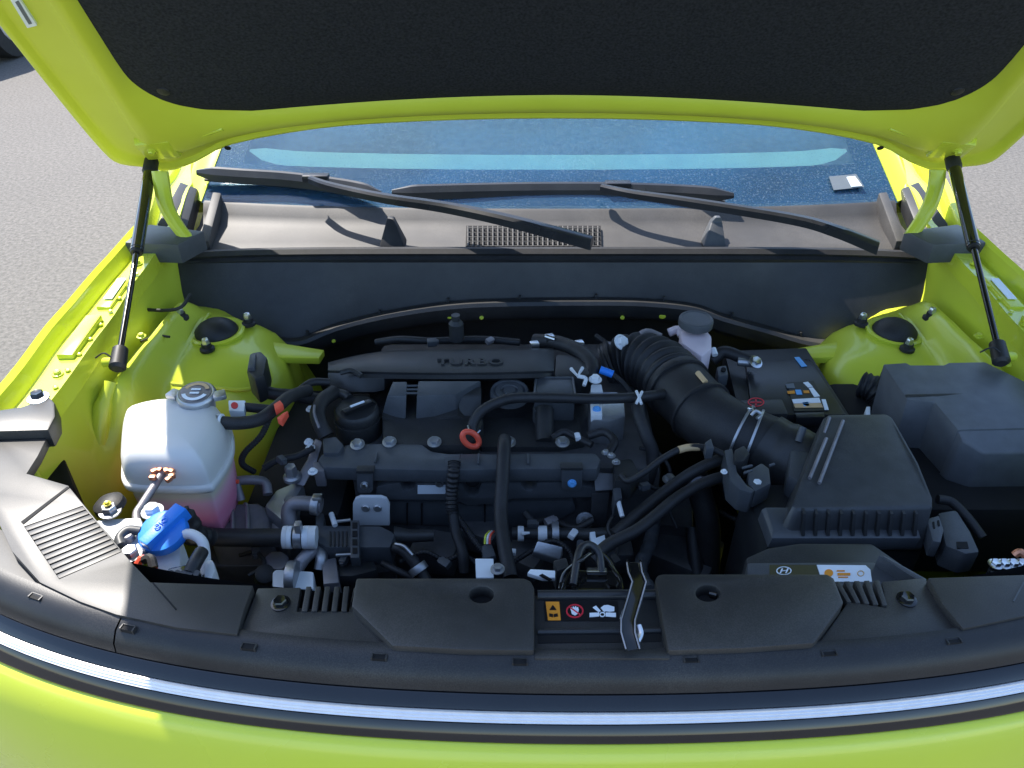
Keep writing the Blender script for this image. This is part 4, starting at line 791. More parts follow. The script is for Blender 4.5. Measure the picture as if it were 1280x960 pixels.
# ---------------------------------------------------------------- coolant tank
def rpoly(pts, z, grow=0.0):
    w_ = [Z(px, py, .935) for px, py in pts]; c = sum(w_, Vector())/len(w_)
    cl = []
    n = len(w_)
    for i in range(n):
        p0, p1, p2, p3 = w_[i-1], w_[i], w_[(i+1) % n], w_[(i+2) % n]
        for j in range(5):
            t = j/5; cl.append(.5*((2*p1)+(p2-p0)*t+(2*p0-5*p1+4*p2-p3)*t*t+(3*p1-p0-3*p2+p3)*t**3))
    return [Vector((c.x+(v.x-c.x)*(1+grow), c.y+(v.y-c.y)*(1+grow), z)) for v in cl]
TP = [(150,517),(163,506),(205,498),(262,499),(276,507),(282,521),(280,545),(261,575),(248,583),(200,584),(158,582),(147,576),(145,560)]
ct_ = MB().loops([rpoly(TP,.795,-.30), rpoly(TP,.800,-.18), rpoly(TP,.83,-.09), rpoly(TP,.893,-.03), rpoly(TP,.8935,.035), rpoly(TP,.896,.05), rpoly(TP,.901,.05), rpoly(TP,.9035,.035), rpoly(TP,.904,-.015), rpoly(TP,.918,-.03), rpoly(TP,.930,-.065), rpoly(TP,.939,-.13), rpoly(TP,.946,-.22), rpoly(TP,.950,-.36), rpoly(TP,.951,-.7)]).build('coolant_tank', 'tank', car, smooth=60, label='milky white coolant tank with pink coolant at its bottom')
cc = Z(246,495,.955)
cp2 = MB().lathe(cc, [(.020,-.020),(.020,-.006),(.0245,-.005),(.0255,0),(.0245,.004),(.022,.0065),(.020,.0062)], (.05,-.1,1), 30).build('tank_cap', 'alu', ct_)
MB().box(cc+Vector((.030,0,.001)), (.016,.016,.007), Matrix.Rotation(.4,3,'Z')).build('cap_ear', 'alu', cp2, bevel=.002); MB().box(cc+Vector((-.030,.002,.001)), (.016,.016,.007), Matrix.Rotation(-.4,3,'Z')).build('cap_ear', 'alu', cp2, bevel=.002)
MB().lathe(cc, [(.0195,.0062),(.0195,.0074),(.002,.0076)], (.05,-.1,1), 26).build('cap_label', 'alu_dull', cp2)
for k, (a0, a1, m) in enumerate(((20,160,'label_tan'), (200,340,'label_white'))):
    ar = [R(a0+(a1-a0)*i/12) for i in range(13)]; up = Vector((.0004,-.0008,.0083))
    MB().grid([[cc+up+Vector((.0175*math.cos(t), .0175*math.sin(t), -.0017*math.cos(t)*.3+.1*.0175*math.sin(t))), cc+up+Vector((.0125*math.cos(t), .0125*math.sin(t), .1*.0125*math.sin(t)))] for t in ar]).build('cap_print', m, cp2)
for dy in (-.004, .003): MB().box(cc+Vector((0,dy,.0086+dy*.1)), (.012,.003,.0008)).build('cap_print', 'label_white', cp2)
# tank outlet, hose and clips
sp = MB().tube([Z(264,528,.932), Z(276,528,.930)], .008, 14).build('tank_spout', 'tank', ct_)
th2 = hose('tank_hose', [(272,528,.930),(300,529,.928),(325,524,.926),(345,510,.926),(362,496,.920),(385,488,.90)], 8.2, 'rubber', car, 'black hose leaving the coolant tank to the right')
ring(Z(271,528,.931), (1,0,0), .0090, .008, .002, 'hose_clamp', 'steel', th2); ring(Z(277,528,.930), (1,0,0), .0095, .003, .002, 'hose_clamp', 'label_white', th2)
hose('small_hose', [(300,508,.915),(318,510,.915),(340,512,.912)], 6, 'rubber', th2)
tg = prism('white_tag', [(285,500),(307,500),(305,514),(286,513)], .922, .910, 'label_white', car, bevel=.002, label='small white square tag with a dark dot')
prism('tag_dot', disc_px(293,506.5,4.5,4,14), .923, .921, 'label_red', tg, bevel=0)
for q in (((342,505),(350,500),(354,505),(344,512)), ((346,522),(354,516),(360,513),(352,526))): prism('red_clip', q, .940, .930, 'red_plastic', th2, bevel=.001)
hose('thin_lead', [(338,520,.915),(326,545,.89),(306,566,.87),(303,580,.85),(318,590,.83)], 3.8, 'rubber', car, 'thin black lead hanging below the tank hose', ribs=34, amp=.08)
bp_ = prism('relay_plug', [(312,441),(326,438),(334,446),(330,468),(318,474),(308,462)], .925, .88, 'plastic', car, bevel=.005, label='black plug standing beside the left strut tower')
prism('plug_face', [(312,443),(320,441),(318,460),(309,460)], .930, .92, 'plastic_grey', bp_, bevel=.002)
hose('plug_loom', [(320,470,.90),(325,485,.89),(340,492,.885),(370,495,.88),(400,500,.87)], 8, 'rubber', bp_)
# engine side hose with pale seam
sh = hose('side_hose', [(418,490,.89),(404,500,.895),(397,515,.893),(400,530,.885),(408,545,.872)], 9.5, 'rubber', car, 'curved black hose with pale seam at the left of the engine')
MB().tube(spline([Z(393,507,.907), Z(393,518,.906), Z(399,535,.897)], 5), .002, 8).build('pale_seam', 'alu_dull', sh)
prism('hose_foot', [(403,548),(420,545),(430,556),(424,566),(404,566)], .878, .85, 'plastic_grey', sh, bevel=.003)
hose('stub_hose', [(418,490,.888),(432,494,.888),(436,498,.886)], 6, 'plastic', sh)
for px, py in ((388,512),(386,553),(388,560),(391,590)): bolt(Z(px,py,.868), .0045, sh, 'white_plastic', 'hose_pin')
hose('dark_lead', [(372,490,.90),(390,478,.90),(412,478,.895)], 5, 'rubber', sh)
# overflow pipe with copper clip
op = hose('overflow_pipe', [(207,584,.925),(200,596,.922),(190,612,.918),(177,632,.912),(171,642,.910),(172,654,.908),(180,662,.905)], 5.2, 'alu_dull', car, 'thin grey pipe running from the tank to the blue cap')
for i, (dx, dy) in enumerate(((-12,4),(-10,-4),(-3,-6),(5,-5),(11,-4),(12,2),(8,6))):
    MB().box(Z(203+dx,593+dy,.928), (.008,.006,.006), Matrix.Rotation(i*.7,3,'Z')).build('copper_clip', 'copper', op, bevel=.0015)
# washer filler
nk = prism('washer_neck', [(172,668),(228,668),(227,720),(188,720)], .905, .80, 'white_plastic', car, bevel=.010, label='white washer bottle neck under the blue cap')
cw_ = Z(203,664,.928); wc = MB().lathe(cw_, [(.022,-.012),(.0265,-.008),(.0270,-.002),(.0255,.002),(.022,.003),(.004,.0045)], (-.05,-.25,1), 34).build('washer_cap', 'blue_plastic', car, label='blue washer fluid cap with a grip bar')
pa, pb = cw_+Vector((-.011,-.022,.000)), cw_+Vector((.016,.026,.008)); dv = (pb-pa).normalized(); sv = dv.cross(Vector((0,-.2,1))).normalized()*.0085; uv = Vector((0,-.002,.008))
MB().hexa([pa-sv*.8+uv, pa+sv*.8+uv, pb+sv+uv, pb-sv+uv], [pa-sv-uv*.8, pa+sv-uv*.8, pb+sv*1.3-uv, pb-sv*1.3-uv]).build('grip_bar', 'blue_plastic', wc, bevel=.002)
mid_ = (pa+pb)/2+uv; text('OIOI', 'cap_symbol', mid_+Vector((0,0,.0008)), .009, 'blue_plastic', wc, (R(8),0,math.atan2(dv.y,dv.x)), ext=.0008)
# bracket, bolts, connectors around the filler
wb = prism('white_bracket', [(118,650),(132,648),(176,646),(182,668),(180,690),(160,700),(146,680)], .918, .90, 'white_plastic', car, bevel=.004, label='white plastic bracket beside the blue cap')
MB().tube(spline([Z(176,664,.926), Z(160,663,.928), Z(150,672,.927), Z(152,682,.925)], 6), .0055, 10).build('bracket_tube', 'plastic_grey', wb)
MB().lathe(Z(160,674,.92), [(.008,0),(.008,.006),(.006,.008)], seg=16).build('bracket_boss', 'alu_dull', wb)
for px, py, m in ((138,640,'alu'),(191,640,'white_plastic'),(164,694,'alu')): bolt(Z(px,py,.924), .0085, wb, m, 'bracket_bolt')
MB().lathe(Z(139,634,.92), [(.018,0),(.017,.008),(.010,.013)], (-.2,0,1), 18).build('rubber_buffer', 'rubber', wb); bolt(Z(134,630,.935), .003, wb, 'yellow_plastic', 'buffer_pip')
yc = prism('yellow_plug', [(185,716),(203,716),(205,729),(187,729)], .925, .905, 'yellow_plastic', car, bevel=.002, label='small yellow plug behind the left trim panel')
bk = prism('pump_connector', [(204,720),(210,709),(232,705),(250,712),(256,728),(205,729)], .925, .89, 'black_steel', car, bevel=.004, label='glossy black connector beside the yellow plug')
for k in range(5): MB().lathe(Z(214+8*k,717,.927), [(.0035,0),(.0035,.002)], (0,-.4,1), 8).build('connector_pin', 'plastic_grey', bk)
MB().tube(spline([Z(172,706,.925), Z(178,698,.93), Z(190,702,.928), Z(193,714,.925)], 5), .004, 8).build('red_loop', 'red_plastic', yc); MB().tube(spline([Z(180,700,.932), Z(188,698,.935), Z(192,710,.93)], 4), .005, 8).build('black_loop', 'rubber', yc)
wt = hose('washer_tube', [(226,668,.925),(240,668,.926),(252,676,.922),(256,690,.915),(258,720,.905)], 6.5, 'white_plastic', car, 'white washer tube right of the blue cap')
prism('tube_foot', [(256,700),(266,698),(270,712),(264,725),(254,726)], .915, .89, 'white_plastic', wt, bevel=.004); hose('tube_sleeve', [(238,716,.925),(246,700,.93),(252,690,.928)], 9, 'plastic', wt)
hose('filler_hose', [(225,642,.905),(235,650,.895),(246,668,.87),(262,672,.85)], 12, 'rubber', car, 'dark hose joining behind the blue cap', ribs=5, amp=.08)
prism('red_marker', [(244,620),(262,616),(266,632),(246,636)], .84, .82, 'red_plastic', car, bevel=.003, label='red plastic marker low behind the coolant tank')
# harness across the apron, wiring at the left rear
hose('apron_wire', [(238,368,.945),(226,384,.940),(205,388,.935),(170,386,.930)], 2.2, 'rubber', car, 'thin black wire clipped to the cowl cover at the left')
hose('apron_wire', [(212,421,.925),(196,420,.925),(176,427,.93)], 1.6, 'rubber', car, 'thin wire beside the left strut tower')
# ---------------------------------------------------------------- hood: plane tilted open, frame, pad, skin
ANG = R(47)
HD = Vector((0, -math.cos(ANG), math.sin(ANG))); HN = Vector((0, -math.sin(ANG), -math.cos(ANG)))   # HN: out of the underside
HP0 = CAM + ray(150, 205)*1.35
def crown(x): return .050*max(0, 1-(x/.76)**2)
def HXS(px, py):
    c = 0.0
    for _ in range(6):
        p = PL(px, py, HP0 - HN*c, HN); c = crown(p.x)
    return (p.x, (p - HP0).dot(HD))
def HW(x, s, o=0.0): return Vector((x, HP0.y, HP0.z)) + HD*s + HN*(o - crown(x))
outer = [(-70,-50),(0,32),(70,120),(128,189),(150,205),(185,209),(210,213),(245,201),(290,179),(400,158.5),(520,150),(692,146)]
lipc  = [(-52,-58),(12,26),(80,112),(136,180),(155,193),(188,200),(212,205),(246,194),(291,173),(401,154),(520,145.5),(692,142)]
ridge = [(35,-50),(67,0),(105,60),(144,120),(163,152),(182,178),(206,188),(242,180),(291,163),(401,146),(520,137),(692,133)]
padc  = [(64,-58),(99,0),(127,45),(150,81),(165,99),(187,114),(217,126),(262,134),(311,136),(401,129),(520,121),(692,116)]
def half(c):
    h = [HXS(*p) for p in c]; h[-1] = (0.0, h[-1][1]); return h
def ext(h, top, n=4):
    x0, s0 = h[0]; return [(x0+(top[0]-x0)*(1-i/n), s0+(top[1]-s0)*(1-i/n)) for i in range(n)] + h
curves = [ext(half(outer), (-.735,.93)), ext(half(lipc), (-.72,.92)), ext(half(ridge), (-.60,.86)), ext(half(padc), (-.56,.83))]
def full(h): return h + [(-x, s) for x, s in reversed(h[:-1])]
def smooth_c(c, k=3):
    v = spline([Vector((x, s, 0)) for x, s in c], k); return [(p.x, p.y) for p in v]
CV = [smooth_c(full(c)) for c in curves]
mid = lambda a, b, t: [(p[0]+(q[0]-p[0])*t, p[1]+(q[1]-p[1])*t) for p, q in zip(a, b)]
rings = [(CV[0],.000),(mid(CV[0],CV[1],.3),.005),(mid(CV[0],CV[1],.75),.005),(CV[1],-.001),(mid(CV[1],CV[2],.12),-.001),(mid(CV[1],CV[2],.35),.003),(mid(CV[1],CV[2],.85),.004),(CV[2],.010),(mid(CV[2],CV[3],.18),.016),(mid(CV[2],CV[3],.55),.014),(CV[3],.006),(mid(CV[2],CV[3],1.1),-.004)]
rows = [[HW(x, s, o) for x, s in c] for c, o in rings]
hood = MB().grid(rows).build('hood', 'paint_hood', car, smooth=70, label='open lime green hood seen from its underside')
# outer skin (shades the bay) and pad: sheets between the rear curve and the front edge
def interp(c, key, val, q):
    c = sorted(c, key=lambda t: t[key]); 
    if q <= c[0][key]: return c[0][val]
    for u, v in zip(c, c[1:]):
        if u[key] <= q <= v[key]: return u[val] + (v[val]-u[val])*((q-u[key])/max(1e-9, v[key]-u[key]))
    return c[-1][val]
def sheet(curve, s_end, off, nx=48, ns=24):
    k = min(range(len(curve)), key=lambda i: curve[i][1] + (9 if curve[i][0] > 0 else 0))       # rear corner
    side = [(x, s) for x, s in curve[:k+1]]; rear = [(x, s) for x, s in curve[k:len(curve)-k]]
    xc = abs(curve[k][0]); rows = []
    for i in range(nx+1):
        xn = -1 + 2*i/nx; sr = interp(rear, 0, 1, xn*xc); r = []
        for j in range(ns+1):
            t = j/ns; s = sr + (s_end(xn)-sr)*t; hw = -interp(side, 1, 0, s); r.append(HW(xn*hw, s, off(xn, t)))
        rows.append(r)
    return rows
e6 = lambda q: min(1, q/.12)**.5
MB().grid(sheet(CV[0], lambda xn: .95+.06*(1-xn*xn), lambda xn, t: -.0015 - .035*e6(1-abs(xn))*e6(t)*e6(1-t))).build('hood_skin', 'paint', hood, smooth=60)
pc = mid(CV[2], CV[3], .97)
rp = sheet(pc, lambda xn: .84, lambda xn, t: .004+.007*e6((1-abs(xn))*1.5)*e6(t*1.5)*e6(1-t), 64, 40)
MB().grid(rp).build('insulation_pad', 'felt', hood, smooth=60, label='black felt insulation pad under the hood')
for px, py in ((205,107), (1196,107)):
    x, s = HXS(px, py); MB().lathe(HW(x, s, .008), [(.010,0),(.009,.003),(.004,.004)], HN, 16).build('pad_clip', 'rubber', hood)
# stay brackets, paper label, drain holes, pressed ribs
for sg in (-1, 1):
    c = HW(sg*.665, .055, .010)
    MB().hexa([HW(sg*(.642+.055*a), .028+.05*b, .016) for a, b in ((0,0),(1,0),(1,1),(0,1))], [HW(sg*(.640+.060*a), .024+.056*b, .003) for a, b in ((0,0),(1,0),(1,1),(0,1))]).build('stay_bracket', 'paint', hood, bevel=.002)
    bolt(HW(sg*.680, .055, .015), .006, hood, 'paint', 'painted_bolt', HN)
    x, s = (-.575, .052)
    MB().lathe(HW(sg*.560, .035, .0105), [(.0055,0),(.0055,.002)], HN, 14).build('drain_hole', 'void', hood)
    MB().tube([HW(sg*.585, .082, .012), HW(sg*.545, .098, .013)], .003, 8).build('pressed_rib', 'paint', hood)
    for q in (.15, .27, .38, .50):
        MB().tube([HW(sg*(.690-.10*q), q+.005, .0028), HW(sg*(.650-.06*q), q+.02, .0045)], .003, 8).build('pressed_rib', 'paint', hood)
lab = [HXS(17,0), HXS(26,-4), HXS(46,26), HXS(36,29)]
lab = [HXS(14,-6), HXS(24,-9), HXS(47,26), HXS(35,29)]
MB().hexa([HW(x, s, .0072) for x, s in lab], [HW(x, s, .0030) for x, s in lab]).build('paper_label', 'label_white', hood)
l2 = [HXS(20,-4), HXS(24,-6), HXS(41,23), HXS(37,24)]
MB().hexa([HW(x, s, .0078) for x, s in l2], [HW(x, s, .0072) for x, s in l2]).build('label_print', 'sticker_ink', hood)
# hinges
for sg, pts in ((-1, [(200,214),(203,235),(208,258),(220,280),(233,297)]), (1, [(1172,212),(1170,232),(1163,255),(1152,275),(1140,292)])):
    zs = [1.095, 1.07, 1.045, 1.02, 1.0]; path = spline([Z(px, py, z) for (px, py), z in zip(pts, zs)], 6)
    rows = []
    for i, p in enumerate(path):
        t = (path[min(len(path)-1, i+1)]-path[max(0, i-1)]).normalized(); s = Vector((1,0,0)); nn = t.cross(s).normalized(); a, b = .013, .004
        rows.append([p+s*a-nn*b, p+s*a+nn*b, p+s*.4*a+nn*b*2.2, p-s*.4*a+nn*b*2.2, p-s*a+nn*b, p-s*a-nn*b])
    MB().loops(rows).build('hood_hinge', 'paint_in', car, bevel=.001, label='curved lime green hood hinge on the %s' % ('left' if sg < 0 else 'right'))
# gas stays
for sg, bot, tp, ml in ((-1, (148,452), (190,194), (170,315)), (1, (1250,445), (1189,188), (1217,318))):
    a = CAM + ray(*bot)*1.065; b = HW(*HXS(*tp), .016)
    d = (b-a).normalized(); m1 = a + (b-a)*.50
    st = MB().tube([m1, m1+(b-m1)*.02, b-d*.02], .0098, 18).build('gas_stay', 'gloss_black', car, label='black gas stay holding the hood on the %s' % ('left' if sg < 0 else 'right'))
    MB().tube([a+d*.015, m1], .0046, 14).build('stay_rod', 'black_steel', st)
    MB().tube([a-d*.014, a-d*.010, a+d*.022, a+d*.026], [.007,.0115,.0105,.006], 14).build('ball_socket', 'rubber', st)
    MB().tube([b-d*.030, b-d*.022, b+d*.006, b+d*.014], [.0098,.0125,.012,.008], 14).build('ball_socket', 'rubber', st)
    MB().tube([m1-d*.004, m1+d*.006], [.0085,.0102], 14).build('end_cap', 'rubber', st)
    MB().tube([a, a+Vector((sg*.022, .004, -.004))], .007, 12).build('ball_stud', 'paint_in', st)
    cl = spline([a+Vector((-.03*1,.0,.006)), a+Vector((-.016,0,.014)), a+Vector((-.004,-.004,.008))], 5)
    MB().tube(cl, .0012, 6).build('retaining_clip', 'rubber', st)

# ---------------------------------------------------------------- cowl: seal, front cover, tray, grille
cov = [(212,326),(214,378),(245,392),(300,402),(330,418),(372,424),(420,406),(480,391),(560,379),(640,375),(760,374),(820,376),(870,382),(905,394),(960,409),(1012,424),(1048,424),(1075,404),(1135,396),(1192,376),(1186,326)]
def YC(py, px=640):
    e = min(1, max(0, (abs(px-698)-250)/110)); e = e*e*(3-2*e); return 1.232 - (py-326)*(.0005 + .00030*e)
low_ = sorted(cov[1:-1]); cg = []
def cov_low(px):
    for (x0, y0), (x1, y1) in zip(low_, low_[1:]):
        if x0 <= px <= x1: return y0 + (y1-y0)*(px-x0)/(x1-x0)
    return low_[-1][1]
for i in range(81):
    px = 214 + 978*i/80; pb = cov_low(px)
    f = [Y(px, 326+(pb-326)*j/6, YC(326+(pb-326)*j/6, px)) for j in range(7)]
    cg.append(f + [v+Vector((0,.012,0)) for v in reversed(f)])
cover = MB().loops(cg).build('cowl_cover', 'plastic', car, smooth=30, label='dark upright cover below the windscreen base')
lo = [(300,402),(330,418),(372,424),(420,406),(480,391),(560,379),(640,375),(760,374),(820,376),(870,382),(905,394),(960,409),(1012,424),(1048,424),(1078,404)]
lo = [(v.x, v.z) for v in spline([Vector((x,0,y)) for x,y in lo], 4)]
rows = [[Y(px, py-2, YC(py, px)-.004), Y(px, py+3, YC(py, px)-.022), Y(px, py+8, YC(py, px)-.026), Y(px, py+21, YC(py, px)-.022), Y(px, py+25, YC(py, px)-.012), Y(px, py+24, YC(py, px)+.04)] for px, py in lo]
MB().grid(rows).build('cover_lip', 'plastic', cover, smooth=30)
for px, py in ((385,419),(475,393),(560,378),(650,375),(745,373),(830,376),(915,396),(1000,420)):
    c = Y(px, py-1, YC(py, px)-.006); MB().box(c, (.004,.006,.014)).build('cover_tab', 'plastic', cover, bevel=.001)
for px, py, rx in ((417,426,4),(562,394,7),(602,397,4),(778,397,4),(828,394,7),(973,427,5),(1001,432,5)):
    c = Y(px, py, YC(py, px)-.012); MB().lathe(c, [(rx*.0010,0),(rx*.0009,.002),(rx*.0006,.003)], (0,-1,.3), 14).build('body_plug', 'paint_in', cover)
rs = []
for i in range(61):
    x = -.690 + 1.38*i/60; e = abs(x)/.69; zz = .960 - .012*e**6; yy = 1.245
    rs.append([Vector((x, yy-.012, zz-.026)), Vector((x, yy-.016, zz-.012)), Vector((x, yy-.010, zz-.008)), Vector((x, yy-.014, zz-.002)), Vector((x, yy-.006, zz+.004)), Vector((x, yy+.004, zz+.003)), Vector((x, yy+.008, zz-.006)), Vector((x, yy+.006, zz-.026))])
seal = MB().loops(rs).build('hood_seal', 'rubber', car, smooth=40, label='black rubber hood seal along the cowl front edge')
for sg in (-1, 1):
    MB().box((sg*.700, 1.235, .957), (.045,.050,.040), Matrix.Rotation(sg*-.5, 3, 'Z')).build('seal_end', 'rubber', seal, bevel=.008)
    MB().lathe((sg*.706, 1.222, .979), [(.004,0),(.004,.003),(.002,.005)], seg=10).build('seal_clip', 'steel', seal)
# tray: front edge behind the seal, rear edge meets the glass
def glass_y(x): return 1.370 + .02*x*x + .10*x**4
def glass_z(x): return .978 + .012*x*x
tr = []
for i in range(49):
    x = -.66 + 1.32*i/48; yb = glass_y(x); zb = glass_z(x)
    tr.append([Vector((x, 1.248, .945)), Vector((x, 1.262, .950)), Vector((x, 1.29, .954)), Vector((x, yb-.045, .959)), Vector((x, yb-.016, .968+.008*x*x)), Vector((x, yb-.004, zb+.003)), Vector((x, yb+.012, zb+.006)), Vector((x, yb+.014, zb-.004))])
tray = MB().grid(tr).build('cowl_tray', 'cowl_plastic', car, smooth=45, label='grey plastic cowl tray at the foot of the windscreen')
for sg in (-1, 1):
    q = [Vector((sg*x, y, z)) for x, y, z in ((.612,1.262,.968),(.630,1.262,.968),(.640,1.40,1.006),(.624,1.40,1.004))]
    if sg > 0: q.reverse()
    MB().hexa(q, [v-Vector((0,0,.03)) for v in q]).build('tray_upstand', 'cowl_plastic', tray, bevel=.003)
# intake grille in the tray: bars of a few pixels
gb = MB()
for i in range(27):
    p, q = Z(585+6.25*i, 308, .9605), Z(585+6.25*i, 283, .9705); gb.tube([p, q], .0016, 6)
for k in range(5):
    gb.tube([Z(584, 285+5.6*k, .9700-.0022*k), Z(750, 285+5.6*k, .9700-.0022*k)], .0012, 6)
prism('grille_well', [(583,282,.9675),(751,282,.9675),(752,309,.9575),(582,309,.9575)], 0, .945, 'void', tray, bevel=0)
go = gb.build('cowl_grille', 'cowl_plastic', tray, label='fine grille of small bars in the cowl tray', kind='stuff')
# stop fins
a = [Z(474,309,.955), Z(506,309,.955)]; apx = CAM + ray(488,273)*(depth(a[0])+.01)
MB().loops([[a[0], a[1], a[1]+Vector((0,.035,0)), a[0]+Vector((0,.035,0))], [apx+Vector((-.006,0,0)), apx+Vector((.006,0,0)), apx+Vector((.006,.012,0)), apx+Vector((-.006,.012,0))]]).build('stop_fin', 'rubber', car, bevel=.003, label='black triangular stop on the left of the cowl')
a = [Z(879,309,.955), Z(908,309,.955)]; apx = CAM + ray(898,273)*(depth(a[0])+.01)
MB().loops([[a[0], a[1], a[1]+Vector((0,.03,0)), a[0]+Vector((0,.03,0))], [apx+Vector((-.012,0,-.008)), apx+Vector((.009,0,-.008)), apx+Vector((.009,.014,-.008)), apx+Vector((-.012,.014,-.008))], [apx+Vector((-.005,0,.002)), apx+Vector((.004,0,.002)), apx+Vector((.004,.01,.002)), apx+Vector((-.005,.01,.002))]]).build('stop_fin', 'plastic_grey', car, bevel=.003, label='rounded grey stop on the right of the cowl')
# ---------------------------------------------------------------- windscreen, frit, dash, pillars, roof
SL = math.tan(R(29))
def gl_rows(x0, x1, t0, t1, off, nx=40, nt=12):
    r = []
    for i in range(nx+1):
        x = x0+(x1-x0)*i/nx; k = 1 - .10*1
        r.append([Vector((x*(1-.16*t), glass_y(x)+t*.80, glass_z(x)+t*.80*SL - .05*t*t)) + Vector((0,-.48,.87))*off for t in [t0+(t1-t0)*j/nt for j in range(nt+1)]])
    return r
ws = MB().grid(gl_rows(-.665,.665,0,1,.002)).build('windscreen', 'windshield_glass', car, smooth=60, label='dusty windscreen reflecting blue sky')
MB().grid(gl_rows(-.665,.665,0,.112,-.0015, nt=4)).build('black_border', 'frit', ws, smooth=60)
for sg in (-1, 1): MB().grid(gl_rows(sg*.612,sg*.665,.112,1,-.0015, nx=6)).build('black_border', 'frit', ws, smooth=60)
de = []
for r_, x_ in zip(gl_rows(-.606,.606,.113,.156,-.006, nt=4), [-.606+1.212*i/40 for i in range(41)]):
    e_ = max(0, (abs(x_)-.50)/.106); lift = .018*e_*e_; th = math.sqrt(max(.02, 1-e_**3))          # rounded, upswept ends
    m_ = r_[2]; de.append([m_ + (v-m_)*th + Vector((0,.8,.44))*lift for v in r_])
MB().grid(de).build('glass_reflection', 'reflection_teal', ws, smooth=60)  # teal strip shaped and coloured as a reflection in the windscreen
dr = []
for i in range(31):
    x = -.66+1.32*i/30; y0 = glass_y(x)
    dr.append([Vector((x,y0+.012,.955)), Vector((x,y0+.05,.972)), Vector((x,y0+.09,.985)), Vector((x,y0+.25,1.00)), Vector((x,y0+.50,1.01)), Vector((x,y0+.62,.97)), Vector((x,y0+.64,.60))])
MB().grid(dr).build('dashboard', 'dash', car, smooth=60)
q = [PL(px, py, Vector((0, glass_y(.45), glass_z(.45)+.0035)), Vector((0,-.48,.87))) for px, py in ((1036,221),(1070,218),(1080,234),(1042,238))]
q2 = [PL(px, py, Vector((0, glass_y(.45), glass_z(.45)+.0042)), Vector((0,-.48,.87))) for px, py in ((1058,222),(1068,221),(1077,233),(1064,234))]
MB().hexa([v+Vector((0,-.0006,.001)) for v in q], q).build('screen_sticker', 'sticker_ink', ws)
MB().hexa([v+Vector((0,-.001,.0018)) for v in q2], q2).build('screen_sticker', 'label_white', ws)
for sg in (-1, 1):
    pr = []
    for j in range(13):
        t = j/12; x = .665*(1-.16*t); y = glass_y(.665)+t*.80; z = glass_z(.665)+t*.80*SL-.05*t*t
        pr.append([Vector((sg*x,y,z+.004)), Vector((sg*(x+.03),y+.01,z+.012)), Vector((sg*(x+.075),y+.05,z-.02)), Vector((sg*(x+.07),y+.07,z-.05)), Vector((sg*x,y+.03,z-.03))])
    MB().loops(pr).build('windscreen_pillar', 'paint', car, smooth=50)
    MB().grid([[Vector((sg*x, y, z)) for x, z in ((.885,.30),(.895,.80),(.86,1.0),(.80,1.02))] for y in (1.75, 2.4, 3.2, 4.0)]).build('door_side', 'paint', car)
    MB().grid([[Vector((sg*(.79-.21*t), y+(2.25-y)*.0, 1.02+.47*t)) for t in (0,.5,1)] for y in (2.25,2.8,3.4,3.9)]).build('side_window', 'car_glass', car)
rr = [[Vector((x, y+.05*(x/.56)**2, z-.06*(x/.56)**2)) for x in [-.57+.114*i for i in range(11)]] for y, z in ((2.20,1.42),(2.35,1.475),(2.7,1.52),(3.3,1.51),(3.9,1.45),(4.2,1.1),(4.25,.4))]
MB().grid(rr).build('roof', 'paint', car, smooth=60)
# ---------------------------------------------------------------- wipers
def wiper(blade, arm, zb, za, label):
    bp = spline([Z(px, py, z) for (px, py), z in zip(blade, zb)], 8)
    rows = []
    for i, p in enumerate(bp):
        e = min(1, .35+min(i, len(bp)-1-i)/5); hh, ww = .012*e, .013*e
        rows.append([p+Vector((0,-ww,-hh)), p+Vector((0,-ww*.9,hh*.1)), p+Vector((0,-ww*.2,hh*.9)), p+Vector((0,ww*.3,hh)), p+Vector((0,ww,hh*.3)), p+Vector((0,ww*.6,-hh))])
    wo = MB().loops(rows).build('wiper', 'plastic_smooth', car, smooth=35, label=label)
    ap = spline([Z(px, py, z) for (px, py), z in zip(arm, za)], 8); rows = []
    for i, p in enumerate(ap):
        q = i/(len(ap)-1); wv, hv = .006+.007*q, .006+.003*q; t = (ap[min(len(ap)-1,i+1)]-ap[max(0,i-1)]).normalized(); s = Vector((-t.y, t.x, 0)).normalized(); u = Vector((0,0,1))
        rows.append([p-s*wv-u*hv, p-s*wv+u*hv*.5, p-s*wv*.5+u*hv, p+s*wv*.5+u*hv, p+s*wv+u*hv*.5, p+s*wv-u*hv])
    MB().loops(rows).build('wiper_arm', 'plastic_smooth', wo, smooth=35)
    c = bp[int(len(bp)*.62)]; MB().box(c+Vector((0,0,.008)), (.05,.020,.014)).build('blade_clip', 'plastic_smooth', wo, bevel=.004)
    rub = [v+Vector((0,.004,-.016)) for v in bp[1:-1]]; MB().tube(rub, .003, 6).build('rubber_lip', 'rubber', wo)
wiper([(246,215),(300,219),(360,223),(430,232),(477,242)], [(388,224),(415,233),(480,247),(560,259),(640,276),(740,303)], [1.032,1.028,1.024,1.018,1.013], [1.034,1.034,1.030,1.022,1.014,.992], 'windscreen wiper with its blade at the far left of the glass')
wiper([(490,240),(560,238),(660,236),(760,236),(850,239),(917,244)], [(752,234),(790,242),(860,252),(990,273),(1045,288),(1098,309)], [1.005,1.006,1.006,1.006,1.007,1.008], [1.020,1.022,1.022,1.012,1.002,.985], 'windscreen wiper with its blade at the middle of the glass')
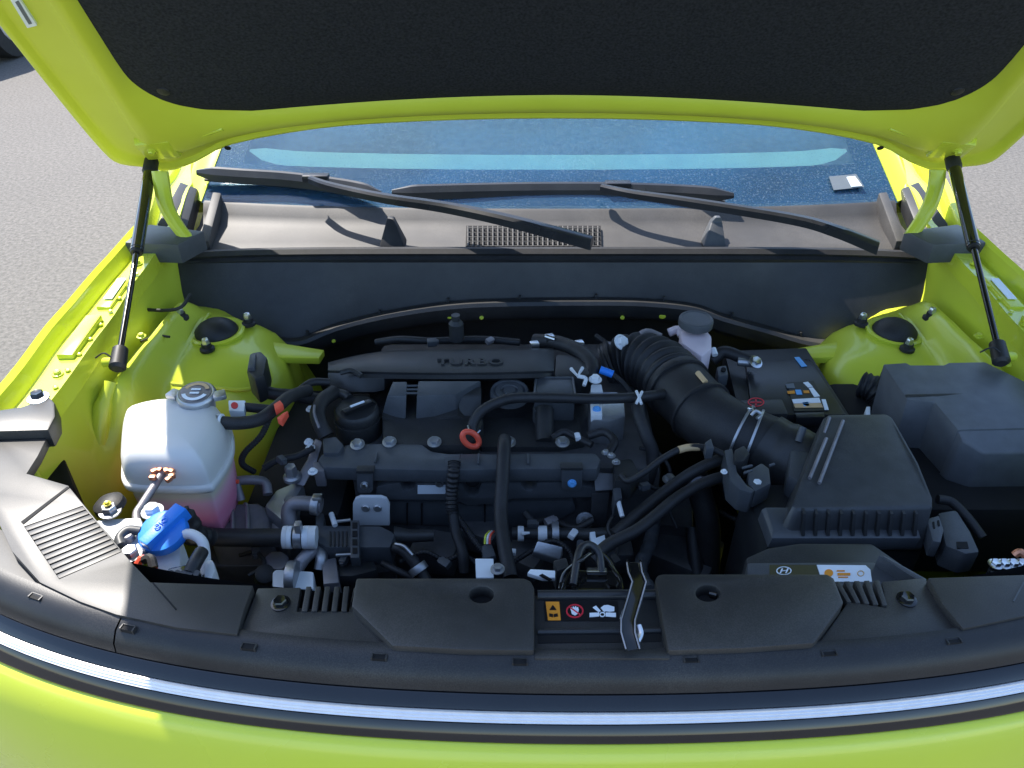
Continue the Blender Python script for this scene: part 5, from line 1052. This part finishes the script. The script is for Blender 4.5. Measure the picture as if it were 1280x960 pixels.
# ================================================================== parked car at the far left edge
pc0 = Vector((-5.25, 8.45, 0))
pk = empty('parked_car', tuple(pc0), 'red car with dark lower trim parked at the far left edge', 'car')
def pv(x, y, z): return pc0 + Vector((x, y, z))
secs = []
for y, hw, zl, zb, zt in ((-2.05,.62,.42,.62,.74),(-1.95,.80,.38,.68,.86),(-1.4,.88,.36,.80,.98),(-.8,.90,.36,.85,1.02),(0,.90,.36,.86,1.02),(1.2,.90,.36,.88,1.04),(1.85,.84,.38,.85,1.0),(2.05,.70,.45,.7,.9)):
    secs.append([pv(-hw*.92,y,zl), pv(-hw,y,(zl+zb)/2), pv(-hw*.98,y,zb), pv(-hw*.85,y,zt), pv(0,y,zt+.03), pv(hw*.85,y,zt), pv(hw*.98,y,zb), pv(hw,y,(zl+zb)/2), pv(hw*.92,y,zl), pv(0,y,zl)])
pb = MB().loops(secs).build('body', 'car_red', pk, bevel=.02, smooth=50)
cs = [[pv(sx*w_, y, z) for sx, w_, z in ((-1,.78,1.0),(-1,.60,zt),(1,.60,zt),(1,.78,1.0))] for y, zt in ((-.9,1.02),(-.25,1.42),(.9,1.46),(1.75,1.05))]
cb = MB().loops(cs).build('cabin', 'car_glass', pk, bevel=.03)
MB().loops([[pv(sx*.58, y, z) for sx, z in ((-1,zt),(-1,zt+.03),(1,zt+.03),(1,zt))] for y, zt in ((-.28,1.40),(.3,1.47),(.95,1.45))]).build('roof', 'car_red', pk, bevel=.01)
MB().box(pv(0,-1.93,.34), (1.62,.34,.26)).build('bumper', 'car_dark', pk, bevel=.05)
MB().box(pv(0,0,.26), (1.76,3.6,.18)).build('sill', 'car_dark', pk, bevel=.03)
for sx in (-1, 1):
    for y in (-1.3, 1.3):
        wh = MB().lathe(pv(sx*.80,y,.33), [(.18,-.10),(.32,-.09),(.33,-.05),(.33,.05),(.32,.09),(.18,.10)], (1,0,0), 28).build('wheel', 'tyre', pk)
        MB().lathe(pv(sx*.89,y,.33), [(.20,-.02),(.20,.01),(.16,.015),(.05,.02)], (sx,0,0), 20).build('rim', 'alu', wh)
    MB().box(pv(sx*.60,-2.0,.70), (.26,.10,.10)).build('headlight', 'car_glass', pk, bevel=.02)
